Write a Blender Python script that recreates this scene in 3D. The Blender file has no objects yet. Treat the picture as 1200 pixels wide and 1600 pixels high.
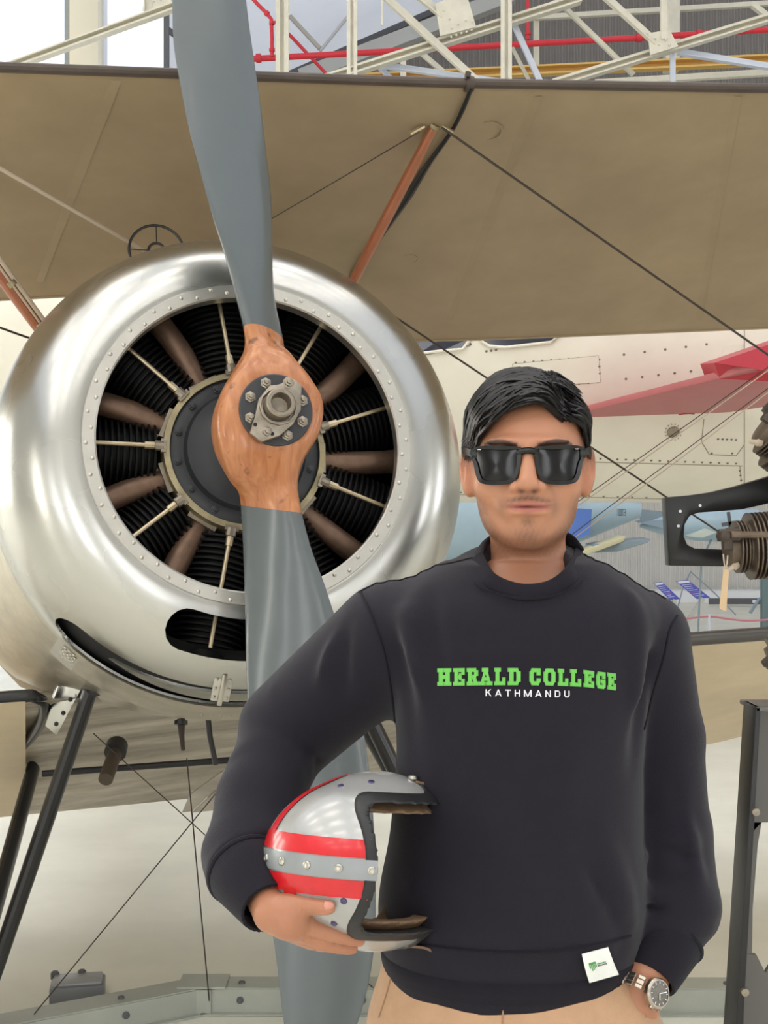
import bpy, bmesh, math, random
import numpy as np
from mathutils import Vector, Matrix
from mathutils.bvhtree import BVHTree

random.seed(7)
rng = np.random.default_rng(7)
SC = bpy.context.scene
COL = SC.collection

# ------------------------------------------------------------------ camera
F, CZ, HY = 2000.0, 1.5, 830.0          # focal length in px (1200x1600 frame), camera height, horizon row
cam = bpy.data.objects.new('camera', bpy.data.cameras.new('camera'))
COL.objects.link(cam)
cam.location = (0, 0, CZ)
cam.rotation_euler = (math.pi / 2, 0, 0)
cam.data.sensor_fit = 'VERTICAL'
cam.data.sensor_height = 32.0
cam.data.lens = F / 1600.0 * 32.0
cam.data.shift_y = (HY - 800.0) / 1600.0
cam.data.clip_end = 300
SC.camera = cam

# ------------------------------------------------------------------ world, light, exposure
world = bpy.data.worlds.new('overcast')
SC.world = world
world.use_nodes = True
bg = world.node_tree.nodes['Background']
bg.inputs[0].default_value = (0.95, 0.975, 1.0, 1)
bg.inputs[1].default_value = 0.7
SC.view_settings.view_transform = 'Standard'
SC.view_settings.look = 'None'
SC.view_settings.exposure = 0.32
SC.view_settings.gamma = 1.0
SC.view_settings.use_curve_mapping = False

# ------------------------------------------------------------------ helpers
def P(px, py, Y):
    """point in the hall that lies at depth Y (metres) and is seen at photo position px, py"""
    return Vector(((px - 600.0) / F * Y, Y, CZ + (HY - py) / F * Y))

def lin(c):
    return tuple((v / 255 / 12.92) if v / 255 <= 0.04045 else ((v / 255 + 0.055) / 1.055) ** 2.4 for v in c)

def mat(name, rgb, rough=0.5, metal=0.0, var=0.0, vscale=6.0, bump=0.0, bscale=60.0, coat=0.0, rgb2=None,
        emit=0.0, stretch=None, spec=0.5, aniso=0.0, detail=4.0, rvar=0.0, sheen=0.0):
    m = bpy.data.materials.new(name)
    m.use_nodes = True
    nt = m.node_tree; N = nt.nodes; L = nt.links
    b = N['Principled BSDF']
    c = lin(rgb)
    b.inputs['Base Color'].default_value = (*c, 1)
    b.inputs['Roughness'].default_value = rough
    b.inputs['Metallic'].default_value = metal
    b.inputs['Coat Weight'].default_value = coat
    b.inputs['Coat Roughness'].default_value = 0.12
    b.inputs['Specular IOR Level'].default_value = spec
    b.inputs['Sheen Weight'].default_value = sheen
    if emit:
        b.inputs['Emission Color'].default_value = (*c, 1)
        b.inputs['Emission Strength'].default_value = emit
    tc = mp = None
    if var or bump or rvar:
        tc = N.new('ShaderNodeTexCoord'); mp = N.new('ShaderNodeMapping')
        L.new(tc.outputs['Object'], mp.inputs[0])
        if stretch: mp.inputs['Scale'].default_value = stretch
    if var or rvar:
        nz = N.new('ShaderNodeTexNoise'); nz.inputs['Scale'].default_value = vscale
        nz.inputs['Detail'].default_value = detail; nz.inputs['Roughness'].default_value = 0.62
        L.new(mp.outputs[0], nz.inputs['Vector'])
    if var:
        cr = N.new('ShaderNodeValToRGB')
        c2 = lin(rgb2) if rgb2 else tuple(v * (1 - var) for v in c)
        c1 = c if rgb2 else tuple(min(1, v * (1 + var * 0.6)) for v in c)
        cr.color_ramp.elements[0].position = 0.33; cr.color_ramp.elements[1].position = 0.68
        cr.color_ramp.elements[0].color = (*c2, 1); cr.color_ramp.elements[1].color = (*c1, 1)
        L.new(nz.outputs['Fac'], cr.inputs[0]); L.new(cr.outputs[0], b.inputs['Base Color'])
    if rvar:
        mr = N.new('ShaderNodeMapRange')
        mr.inputs['From Min'].default_value = 0.2; mr.inputs['From Max'].default_value = 0.8
        mr.inputs['To Min'].default_value = rough; mr.inputs['To Max'].default_value = rough + rvar
        L.new(nz.outputs['Fac'], mr.inputs[0]); L.new(mr.outputs[0], b.inputs['Roughness'])
    if bump:
        n2 = N.new('ShaderNodeTexNoise'); n2.inputs['Scale'].default_value = bscale; n2.inputs['Detail'].default_value = 3
        L.new(mp.outputs[0], n2.inputs['Vector'])
        bp = N.new('ShaderNodeBump'); bp.inputs['Strength'].default_value = bump; bp.inputs['Distance'].default_value = 0.01
        L.new(n2.outputs['Fac'], bp.inputs['Height']); L.new(bp.outputs[0], b.inputs['Normal'])
    return m

def attr_mat(name, rough=0.5, spec=0.4, sss=0.0, bump=0.0, bscale=300, coat=0.0, rattr=False):
    """material whose colour is the mesh's own point colours"""
    m = bpy.data.materials.new(name); m.use_nodes = True
    N = m.node_tree.nodes; L = m.node_tree.links; b = N['Principled BSDF']
    a = N.new('ShaderNodeVertexColor'); a.layer_name = 'tint'
    L.new(a.outputs['Color'], b.inputs['Base Color'])
    b.inputs['Roughness'].default_value = rough; b.inputs['Specular IOR Level'].default_value = spec
    b.inputs['Coat Weight'].default_value = coat
    if sss:
        b.inputs['Subsurface Weight'].default_value = sss
        b.inputs['Subsurface Radius'].default_value = (0.012, 0.004, 0.002); b.inputs['Subsurface Scale'].default_value = 0.35
    if bump:
        tc = N.new('ShaderNodeTexCoord'); n2 = N.new('ShaderNodeTexNoise'); n2.inputs['Scale'].default_value = bscale
        L.new(tc.outputs['Object'], n2.inputs['Vector'])
        bp = N.new('ShaderNodeBump'); bp.inputs['Strength'].default_value = bump; bp.inputs['Distance'].default_value = 0.003
        L.new(n2.outputs['Fac'], bp.inputs['Height']); L.new(bp.outputs[0], b.inputs['Normal'])
    return m

def set_tint(o, cols):
    a = o.data.color_attributes.new('tint', 'FLOAT_COLOR', 'POINT')
    buf = np.ones((len(o.data.vertices), 4), np.float32); buf[:, :3] = cols
    a.data.foreach_set('color', buf.ravel())

def empty(name, loc, label=None, cat=None, group=None, kind=None):
    o = bpy.data.objects.new(name, None); COL.objects.link(o)
    o.location = loc; o.empty_display_size = 0.1
    tag(o, label, cat, group, kind)
    return o

def tag(o, label=None, cat=None, group=None, kind=None):
    if label: o['label'] = label
    if cat: o['category'] = cat
    if group: o['group'] = group
    if kind: o['kind'] = kind
    return o

def wloc(o): return Vector(o.location)     # every child is built in hall coordinates, so its own location is already that

def put(me, name, m, parent=None):
    o = bpy.data.objects.new(name, me); COL.objects.link(o)
    if m is not None and not me.materials: me.materials.append(m)
    if parent is not None:
        o.parent = parent
        o.matrix_parent_inverse = Matrix.Translation(-wloc(parent))
    return o

class MB:
    """collects shapes (world coordinates) that together are one mesh"""
    def __init__(s): s.v = []; s.f = []
    def add(s, v, f):
        n = len(s.v); s.v += [tuple(p) for p in v]; s.f += [tuple(i + n for i in q) for q in f]; return s
    def box(s, c, size, R=None):
        c = Vector(c); h = [x / 2 for x in size]
        vs = []
        for sz in (-1, 1):
            for sx, sy in ((-1, -1), (1, -1), (1, 1), (-1, 1)):
                p = Vector((sx * h[0], sy * h[1], sz * h[2]))
                vs.append(c + (R @ p if R is not None else p))
        return s.add(vs, [(3, 2, 1, 0), (4, 5, 6, 7), (0, 1, 5, 4), (1, 2, 6, 5), (2, 3, 7, 6), (3, 0, 4, 7)])
    def beam(s, a, b, w, t, up=(0, -1, 0)):
        """bar from a to b; w measured across, t along 'up'"""
        a = Vector(a); b = Vector(b); d = (b - a); L = d.length; d.normalize()
        u = Vector(up); x = d.cross(u).normalized(); u = x.cross(d).normalized()
        R = Matrix((x, d, u)).transposed()
        return s.box((a + b) / 2, (w, L, t), R)
    def tube(s, pts, r, n=8, cap=True):
        pts = [Vector(p) for p in pts]
        rs = r if isinstance(r, (list, tuple, np.ndarray)) else [r] * len(pts)
        ring = []; prev = None; vs = []
        for i, p in enumerate(pts):
            t = (pts[min(i + 1, len(pts) - 1)] - pts[max(i - 1, 0)]).normalized()
            if prev is None:
                ref = Vector((0, 0, 1)) if abs(t.z) < 0.9 else Vector((1, 0, 0))
                x = t.cross(ref).normalized()
            else:
                x = (prev - t * prev.dot(t)).normalized()
            prev = x; y = t.cross(x)
            for k in range(n):
                a = 2 * math.pi * k / n
                vs.append(p + (x * math.cos(a) + y * math.sin(a)) * rs[i])
        fs = []
        for i in range(len(pts) - 1):
            for k in range(n):
                k2 = (k + 1) % n
                fs.append((i * n + k, i * n + k2, (i + 1) * n + k2, (i + 1) * n + k))
        if cap:
            fs.append(tuple(range(n - 1, -1, -1))); m = (len(pts) - 1) * n
            fs.append(tuple(m + k for k in range(n)))
        return s.add(vs, fs)
    def lathe(s, o, ax, prof, n=32, ref=None, cap0=False, cap1=False):
        """prof: (distance along ax, radius)"""
        o = Vector(o); ax = Vector(ax).normalized()
        r0 = Vector(ref) if ref else (Vector((0, 0, 1)) if abs(ax.z) < 0.9 else Vector((1, 0, 0)))
        x = (r0 - ax * r0.dot(ax)).normalized(); y = ax.cross(x)
        vs = [o + ax * d + (x * math.cos(2 * math.pi * k / n) + y * math.sin(2 * math.pi * k / n)) * r for d, r in prof for k in range(n)]
        fs = []
        for i in range(len(prof) - 1):
            for k in range(n):
                k2 = (k + 1) % n
                fs.append((i * n + k, i * n + k2, (i + 1) * n + k2, (i + 1) * n + k))
        if cap0: fs.append(tuple(range(n - 1, -1, -1)))
        if cap1: fs.append(tuple((len(prof) - 1) * n + k for k in range(n)))
        return s.add(vs, fs)
    def rows(s, rows, closed=False):
        """grid from equally long rows of points"""
        n = len(rows[0]); vs = [p for r in rows for p in r]; fs = []
        for i in range(len(rows) - 1):
            for k in range(n if closed else n - 1):
                k2 = (k + 1) % n
                fs.append((i * n + k, i * n + k2, (i + 1) * n + k2, (i + 1) * n + k))
        return s.add(vs, fs)
    def prism(s, poly, off):
        """polygon points extruded by the vector off"""
        n = len(poly); off = Vector(off)
        vs = [Vector(p) for p in poly] + [Vector(p) + off for p in poly]
        fs = [tuple(range(n - 1, -1, -1)), tuple(n + i for i in range(n))]
        fs += [(i, (i + 1) % n, n + (i + 1) % n, n + i) for i in range(n)]
        return s.add(vs, fs)
    def mesh(s, name, smooth=True, bevel=0.0, seg=2, angle=35):
        me = bpy.data.meshes.new(name)
        me.from_pydata(s.v, [], s.f)
        bm = bmesh.new(); bm.from_mesh(me)
        bmesh.ops.recalc_face_normals(bm, faces=bm.faces)
        if bevel:
            es = [e for e in bm.edges if len(e.link_faces) == 2 and e.calc_face_angle() > math.radians(25)]
            bmesh.ops.bevel(bm, geom=es, offset=bevel, segments=seg, profile=0.5, affect='EDGES')
        bm.to_mesh(me); bm.free()
        if smooth:
            me.shade_smooth()
            me.set_sharp_from_angle(angle=math.radians(angle))
        me.update()
        return me
    def build(s, name, m, parent=None, smooth=True, bevel=0.0, seg=2, angle=35):
        return put(s.mesh(name, smooth, bevel, seg, angle), name, m, parent)

def copy_of(o, parent, M):
    """another instance of a part: same mesh, moved by M"""
    c = o.copy(); COL.objects.link(c); c.parent = parent
    c.matrix_parent_inverse = Matrix.Translation(-wloc(parent)); c.matrix_basis = M
    return c

def smooth_path(pts, n=8):
    """Catmull-Rom through the points"""
    pts = [Vector(p) for p in pts]; q = [pts[0] * 2 - pts[1]] + pts + [pts[-1] * 2 - pts[-2]]; out = []
    for i in range(1, len(q) - 2):
        for k in range(n):
            t = k / n; a, b, c, d = q[i - 1:i + 3]
            out.append(0.5 * ((2 * b) + (c - a) * t + (2 * a - 5 * b + 4 * c - d) * t * t + (3 * b - a - 3 * c + d) * t ** 3))
    out.append(pts[-1]); return out

def curve1(x, xs, ys):
    """smooth (monotone-ish) interpolation of a table, works on arrays"""
    xs = np.asarray(xs, float); ys = np.asarray(ys, float)
    m = np.gradient(ys, xs)
    x = np.clip(x, xs[0], xs[-1]); i = np.clip(np.searchsorted(xs, x) - 1, 0, len(xs) - 2)
    h = xs[i + 1] - xs[i]; t = (x - xs[i]) / h
    return ((2 * t ** 3 - 3 * t ** 2 + 1) * ys[i] + (t ** 3 - 2 * t ** 2 + t) * h * m[i]
            + (-2 * t ** 3 + 3 * t ** 2) * ys[i + 1] + (t ** 3 - t ** 2) * h * m[i + 1])

# ------------------------------------------------------------------ implicit surfaces (for body, clothes, helmet)
def net(vals, xs, ys, zs):
    """surface-nets mesh of the zero level of vals on a rectilinear grid"""
    ins = vals < 0
    c = [(i, j, k) for i in (0, 1) for j in (0, 1) for k in (0, 1)]
    nx, ny, nz = vals.shape
    cnt = np.zeros((nx - 1, ny - 1, nz - 1), np.int8)
    for i, j, k in c: cnt += ins[i:nx - 1 + i, j:ny - 1 + j, k:nz - 1 + k]
    act = (cnt > 0) & (cnt < 8)
    I, J, K = np.nonzero(act)
    idx = np.full(act.shape, -1, np.int64); idx[I, J, K] = np.arange(len(I))
    cv = {q: vals[I + q[0], J + q[1], K + q[2]] for q in c}
    pos = {q: np.stack([xs[I + q[0]], ys[J + q[1]], zs[K + q[2]]], 1) for q in c}
    acc = np.zeros((len(I), 3)); num = np.zeros(len(I))
    for p in c:
        for ax in range(3):
            if p[ax] == 0:
                q = list(p); q[ax] = 1; q = tuple(q)
                a, b = cv[p], cv[q]; cr = (a < 0) != (b < 0)
                t = np.where(cr, a / np.where(cr, a - b, 1), 0)
                acc += np.where(cr[:, None], pos[p] + (pos[q] - pos[p]) * t[:, None], 0); num += cr
    V = acc / num[:, None]
    faces = []
    for ax in range(3):
        o1, o2 = [a for a in range(3) if a != ax]
        sl0 = [slice(None)] * 3; sl1 = [slice(None)] * 3
        sl0[ax] = slice(0, -1); sl1[ax] = slice(1, None)
        a = ins[tuple(sl0)]; b = ins[tuple(sl1)]
        E = np.array(np.nonzero(a != b)).T
        ok = (E[:, o1] > 0) & (E[:, o2] > 0) & (E[:, o1] < vals.shape[o1] - 1) & (E[:, o2] < vals.shape[o2] - 1)
        E = E[ok]
        flip = a[E[:, 0], E[:, 1], E[:, 2]]
        if ax == 1: flip = ~flip
        q = []
        for d1, d2 in ((-1, -1), (0, -1), (0, 0), (-1, 0)):
            G = E.copy(); G[:, o1] += d1; G[:, o2] += d2
            q.append(idx[G[:, 0], G[:, 1], G[:, 2]])
        q = np.stack(q, 1); q[~flip] = q[~flip][:, ::-1]
        faces.append(q)
    Fq = np.concatenate(faces); Fq = Fq[(Fq >= 0).all(1)]
    return V, Fq

def relax(V, Fq, it=1, f=0.5):
    n = len(V)
    for _ in range(it):
        acc = np.zeros_like(V); num = np.zeros(n)
        for a, b in ((0, 1), (1, 2), (2, 3), (3, 0)):
            for s, d in ((a, b), (b, a)):
                np.add.at(acc, Fq[:, s], V[Fq[:, d]]); np.add.at(num, Fq[:, s], 1)
        V = V + f * (acc / np.maximum(num, 1)[:, None] - V)
    return V

def quad_mesh(name, V, Fq):
    me = bpy.data.meshes.new(name)
    me.vertices.add(len(V)); me.vertices.foreach_set('co', np.asarray(V, np.float32).ravel())
    me.loops.add(len(Fq) * 4); me.loops.foreach_set('vertex_index', Fq.astype(np.int32).ravel())
    me.polygons.add(len(Fq)); me.polygons.foreach_set('loop_start', (np.arange(len(Fq)) * 4).astype(np.int32))
    me.update(calc_edges=True); me.validate(); me.shade_smooth()
    return me

def smin(a, b, k):
    h = np.clip(0.5 + 0.5 * (b - a) / k, 0, 1)
    return b + (a - b) * h - k * h * (1 - h)
def smax(a, b, k): return -smin(-a, -b, k)
def d_ell(p, c, r, R=None):
    q = [p[i] - c[i] for i in range(3)]
    if R is not None: q = [sum(R[j][i] * q[j] for j in range(3)) for i in range(3)]
    k0 = np.sqrt(sum((q[i] / r[i]) ** 2 for i in range(3))); k1 = np.sqrt(sum((q[i] / r[i] ** 2) ** 2 for i in range(3)))
    return k0 * (k0 - 1) / np.maximum(k1, 1e-6)
def d_cone(p, a, b, ra, rb):
    """capsule with two radii"""
    ba = [b[i] - a[i] for i in range(3)]; L2 = sum(x * x for x in ba)
    t = np.clip(sum((p[i] - a[i]) * ba[i] for i in range(3)) / L2, 0, 1)
    return np.sqrt(sum((p[i] - a[i] - ba[i] * t) ** 2 for i in range(3))) - (ra + (rb - ra) * t)
def d_plane(p, o, n): return sum((p[i] - o[i]) * n[i] for i in range(3))
# ================================================================== the hall
M_floor = mat('epoxy_floor', (232, 230, 216), 0.36, var=0.10, vscale=1.3, rvar=0.15, bump=0.03, bscale=5)
M_wall = mat('corrugated_light', (212, 209, 202), 0.55, var=0.06, vscale=2)
M_gable = mat('corrugated_grey', (132, 126, 121), 0.6, var=0.08, vscale=1)
M_roof = mat('roof_sheet', (206, 211, 222), 0.6, var=0.06, vscale=0.8, emit=0.45)  # sheets given a faint glow of their own to lighten the roof
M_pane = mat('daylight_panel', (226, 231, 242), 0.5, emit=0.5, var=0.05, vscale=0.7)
M_sky = mat('roof_glazing', (255, 248, 236), 0.5, emit=6.5)
M_steel = mat('white_steel', (226, 220, 202), 0.45, var=0.08, vscale=5)
M_steel2 = mat('blue_white_steel', (214, 220, 232), 0.4)
M_dsteel = mat('dark_steel', (92, 92, 95), 0.55)
M_cream = mat('cream_column', (222, 214, 192), 0.5)
M_red = mat('red_pipe', (214, 46, 58), 0.35)
M_yellow = mat('yellow_girder', (226, 184, 104), 0.45)
M_grey = mat('grey_paint', (150, 152, 146), 0.42, var=0.06, vscale=8)

fl = MB().box((4, 10, -0.1), (50, 46, 0.2)).build('floor', M_floor, smooth=False)
tag(fl, kind='structure')

def corrugated(name, x0, x1, z0, zt, Y, m, pitch=0.105, depth=0.03):
    """sheet wall with real ribs; zt(x) is its upper edge"""
    xs = np.arange(x0, x1, pitch / 4); mb = MB(); r0 = []; r1 = []
    for i, x in enumerate(xs):
        d = depth if i % 4 in (0, 1) else 0
        r0.append(Vector((x, Y + d, z0))); r1.append(Vector((x, Y + d, zt(x))))
    mb.rows([r0, r1]); return mb.build(name, m, smooth=False)
RS = 0.434                                    # roof pitch
def roofz(x): return 11.5 + RS * (max(min(x, 13), -2) + 2.0) - RS * max(0, x - 13)
w = corrugated('wall_back', -21, 29, 0, lambda x: 4.2, 28, M_wall); tag(w, kind='structure')
w = corrugated('wall_gable', -21, 29, 4.2, roofz, 28.04, M_gable, pitch=0.13); tag(w, kind='structure')
mb = MB()
for x0, x1 in ((-21, -2), (-2, 13), (13, 29)):
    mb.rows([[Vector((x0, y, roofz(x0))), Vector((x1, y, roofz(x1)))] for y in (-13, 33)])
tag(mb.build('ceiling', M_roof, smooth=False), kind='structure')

# translucent side wall with its columns, left behind the aircraft
PX = [(-11.2, -8.6), (-8.55, -6.35), (-6.3, -4.66), (-4.1, -3.26)]
wl = empty('wall_left', (-7, 19, 0), kind='structure')
for a, b in PX:
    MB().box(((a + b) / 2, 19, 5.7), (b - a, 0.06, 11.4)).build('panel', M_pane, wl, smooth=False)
MB().box((-4.38, 18.85, 5.7), (0.42, 0.36, 11.4)).build('column', M_cream, wl, bevel=0.01)
MB().box((-4.68, 18.95, 5.7), (0.08, 0.1, 11.4)).build('mullion', M_grey, wl, smooth=False)
MB().box((-3.22, 18.95, 5.7), (0.07, 0.1, 11.4)).build('mullion', M_dsteel, wl, smooth=False)
MB().box((-6.33, 18.95, 5.7), (0.05, 0.1, 11.4)).build('mullion', M_grey, wl, smooth=False)

# the rest of the hall round the viewer: side and front walls plus glowing doors and windows added for light
M_inner = mat('inner_wall', (196, 194, 188), .6, var=.08, vscale=1)
M_door_added = mat('added_door_glow', (244, 246, 250), .5, emit=4.6)  # glow added out of view for frontal light and reflections
M_swin_added = mat('added_side_glow', (250, 248, 240), .5, emit=8.0)  # stronger glow added out of view as light from the left
tag(MB().box((23.1, 8, 6.5), (.2, 42, 13)).build('wall_right', M_inner, smooth=False), kind='structure')
tag(MB().box((3, -12.6, 8.5), (40, .2, 17)).build('wall_front', M_inner, smooth=False), kind='structure')
tag(MB().box((-16.1, 8, 5.8), (.2, 42, 11.6)).build('wall_side', M_inner, smooth=False), kind='structure')
def added_panes(n, c, w, h, axis_, m=None):  # unseen glowing panes, added to light the hall and streak the cowling
    root = empty('window_%d' % n, (c[0], c[1], 0), kind='structure'); k = 3
    for i in range(k):
        for j in range(2):
            o = (i - (k - 1) / 2) * w / k; z = c[2] + (j - .5) * h / 2
            sz = (w / k - .12, .05, h / 2 - .12) if axis_ == 'x' else (.05, w / k - .12, h / 2 - .12)
            p = (c[0] + o, c[1], z) if axis_ == 'x' else (c[0], c[1] + o, z)
            MB().box(p, sz).build('pane', m or M_door_added, root, smooth=False)
for i, x in enumerate((-11, -4.5, 2, 9, 16)): added_panes(i + 1, (x, -12.45, 3.4), 2.0, 5.2, 'x')
for i, y in enumerate((-7, 8, 12, 16)): added_panes(i + 6, (-15.95, y, 3.2), 2.0, 5.0, 'y', M_swin_added)
for i, y in enumerate((-4, 6)): added_panes(i + 10, (22.95, y, 4.4), 3.4, 5.0, 'y')

# glazing strips in the roof slopes
g = 0
for y in (-10, -6.5, -3, 0.5, 4, 7.5):
    for x in (-9, -4.6, -.2, 4.2, 8.6):
        sl = math.atan(RS) if x > -2 else 0; g += 1
        R = Matrix.Rotation(-sl, 3, 'Y')
        o = empty('window_%d' % (g + 11), (x, y, roofz(x) - 0.06), kind='structure')
        for k in (-1, 1):
            c = Vector((x, y, roofz(x) - 0.06)) + R @ Vector((0, k * 0.24, 0))
            MB().box(c, (2.6, 0.34, 0.03), R).build('pane', M_sky, o, smooth=False)
        MB().box((x, y, roofz(x) - 0.07), (2.7, 0.05, 0.06), R).build('glazing_bar', M_steel, o, smooth=False)

# ------------------------------------------------------------------ roof steelwork seen above the wing
def member(root, name, a, b, Y, wpx, m, kind='angle'):
    """rolled steel section between two photo positions at depth Y"""
    A = P(*a, Y); B = P(*b, Y); w = wpx / F * Y
    d = (B - A).normalized(); side = d.cross(Vector((0, -1, 0))).normalized(); mb = MB()
    if kind == 'angle':
        mb.beam(A, B, w, w * 0.12)
        off = side * (w * 0.44) + Vector((0, -w * 0.4, 0))
        mb.beam(A + off, B + off, w * 0.14, w * 0.8)
    elif kind == 'pair':
        for s in (-1, 1):
            off = side * (w * 0.31 * s)
            mb.beam(A + off, B + off, w * 0.34, w * 0.3)
        mb.beam(A + Vector((0, w * .3, 0)), B + Vector((0, w * .3, 0)), w * 0.5, w * 0.2)
    elif kind == 'tee':
        mb.beam(A, B, w, w * 0.14)
        mb.beam(A + Vector((0, -w * .4, 0)) - side * w * .1, B + Vector((0, -w * .4, 0)) - side * w * .1, w * 0.14, w * 0.8)
        off = side * (w * 0.45)
        mb.beam(A + off + Vector((0, -w * .3, 0)), B + off + Vector((0, -w * .3, 0)), w * 0.16, w * 1.0)
    else:
        mb.beam(A, B, w, w)
    return mb.build(name, m, root, smooth=False)
YT = 18.0
tr = empty('roof_truss', P(700, 60, YT), kind='structure')
member(tr, 'chord', (470, 136), (905, -2), YT, 17, M_steel, 'tee')
member(tr, 'chord', (865, 131), (1260, 10), YT, 16, M_steel, 'tee')
member(tr, 'post', (441, -60), (441, 140), YT - .1, 21, M_steel, 'pair')
member(tr, 'post', (550, -60), (550, 135), YT - .1, 17, M_steel, 'pair')
member(tr, 'post', (791, -60), (791, 140), YT - .2, 18, M_steel, 'pair')
member(tr, 'post', (1037, -60), (1037, 62), YT - .2, 10, M_steel, 'box')
member(tr, 'post', (1051, 84), (1051, 135), YT, 9, M_steel2)
member(tr, 'diagonal', (590, -16), (746, 128), YT - .15, 13, M_steel)
member(tr, 'diagonal', (640, -18), (694, 26), YT - .15, 13, M_steel)
member(tr, 'diagonal', (936, -14), (1026, 68), YT - .15, 13, M_steel)
member(tr, 'diagonal', (866, -4), (990, 117), YT + .3, 9, M_steel)
member(tr, 'diagonal', (802, 36), (846, 132), YT + .1, 10, M_steel2)
member(tr, 'diagonal', (800, 74), (830, 132), YT + .4, 6, M_steel)
member(tr, 'brace', (598, 102), (800, 131), YT + .2, 11, M_steel2)
member(tr, 'brace', (1058, 81), (1260, 114), YT + .2, 12, M_steel2)
member(tr, 'brace', (592, 104), (616, 128), YT + .3, 9, M_steel2)
member(tr, 'brace', (655, 80), (692, 112), YT + 1.5, 9, M_steel)
member(tr, 'stub', (630, 92), (630, 126), YT + 1.5, 9, M_steel, 'box')
member(tr, 'diagonal', (1176, 8), (1226, 46), YT + .3, 12, M_steel)
member(tr, 'lower_tie', (930, 130), (1260, 110), YT + 1.0, 12, M_steel)
for poly in ([(688, 56), (680, 6), (728, -14), (744, 42)], [(1013, 52), (1046, 46), (1060, 72), (1016, 86)], [(222, 16), (228, -8), (268, -8), (266, 12)]):
    MB().prism([P(x, y, YT - .22) for x, y in poly], (0, .03, 0)).build('gusset', M_steel, tr, smooth=False)
bolts = MB()
for x, y in [(694, 16), (702, 30), (706, 44), (716, 38), (728, 32), (738, 34), (1024, 60), (1030, 70), (1040, 62), (1046, 70),
             (705, 58), (713, 55), (721, 52), (729, 50), (737, 47), (240, 2), (252, 0)]:
    bolts.lathe(P(x, y, YT - .24), (0, -1, 0), [(0, .016), (.02, .014), (.025, 0.001)], 8)
tag(bolts.build('gusset_bolt', M_steel, tr, smooth=False), kind='stuff')

tr2 = empty('roof_truss', P(150, 60, 17), kind='structure')
member(tr2, 'chord', (-40, 124), (420, -44), 17, 16, M_steel, 'tee')
member(tr2, 'hanger', (232, -30), (232, 20), 17.1, 12, M_steel)
tr3 = empty('roof_truss', P(700, 60, 25), kind='structure')
member(tr3, 'rafter', (470, 122), (800, -6), 26, 22, mat('pale_grey_steel', (188, 188, 184), .5), 'box')
member(tr3, 'purlin', (440, 122), (770, -22), 26.5, 9, M_dsteel, 'box')
member(tr3, 'rafter', (800, 30), (1260, 2), 24, 10, M_steel, 'angle')
member(tr3, 'post', (838, 20), (838, 112), 24, 9, M_steel, 'angle')
member(tr3, 'post', (1049, -30), (1049, 112), 24, 22, M_steel, 'box')
member(tr3, 'purlin', (196, -6), (272, 54), 21.5, 8, M_dsteel, 'box')
member(tr3, 'purlin', (450, 22), (500, 76), 25, 6, mat('tan_steel', (186, 178, 168), .5), 'box')
member(tr3, 'purlin', (500, 80), (556, 10), 25, 4, mat('tan_steel2', (196, 194, 194), .5), 'box')
member(tr3, 'rod', (597, -30), (597, 40), 17, 3, M_steel, 'box')

yb = MB(); A = P(560, 126, 22); B = P(1280, 92, 22)
yb.beam(A, B, .15, .04); yb.beam(A + Vector((0, -.08, .06)), B + Vector((0, -.08, .06)), .03, .16); yb.beam(A + Vector((0, -.08, -.07)), B + Vector((0, -.08, -.07)), .03, .16)
tag(yb.build('crane_girder', M_yellow, smooth=False), 'pale yellow steel girder running level behind the roof trusses', 'girder')

def pipe(name, pts, Y, wpx, label, fittings=()):
    root = empty(name, P(*pts[0], Y), label, 'pipe')
    r = wpx / F * Y / 2
    MB().tube([P(x, y, Y) for x, y in pts], r, 12).build('tube', M_red, root)
    for x, y, dx, dy in fittings:
        c = P(x, y, Y); d = Vector((dx, 0, -dy)).normalized()
        MB().lathe(c - d * r * .8, d, [(0, r * 1.0), (0, r * 1.5), (r * 1.6, r * 1.5), (r * 1.6, r)], 12).build('coupling', M_red, root)
    return root
pipe('sprinkler_pipe', [(396, 92), (560, 83), (800, 70), (1000, 59), (1280, 41)], 20, 9.5, 'long red sprinkler main running level through the white roof trusses',
     [(404, 91, 1, -.05), (998, 59, 1, -.05), (1092, 53, 1, -.05)])
pipe('sprinkler_pipe', [(380, -20), (402, 6), (416, 20), (424, 30), (425, 60), (425, 88)], 19.5, 6, 'thin red sprinkler pipe with elbow dropping beside the upper propeller blade',
     [(417, 21, 1, 1), (425, 36, 0, 1), (425, 78, 0, 1)])
pipe('sprinkler_pipe', [(430, 33), (456, 58), (516, 122)], 21, 5.5, 'thin red sprinkler pipe slanting down between two white truss posts')
pipe('sprinkler_pipe', [(825, -30), (825, 62)], 20.2, 6, 'short vertical red pipe rising from the red main right of centre', [(825, 52, 0, 1)])

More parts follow.
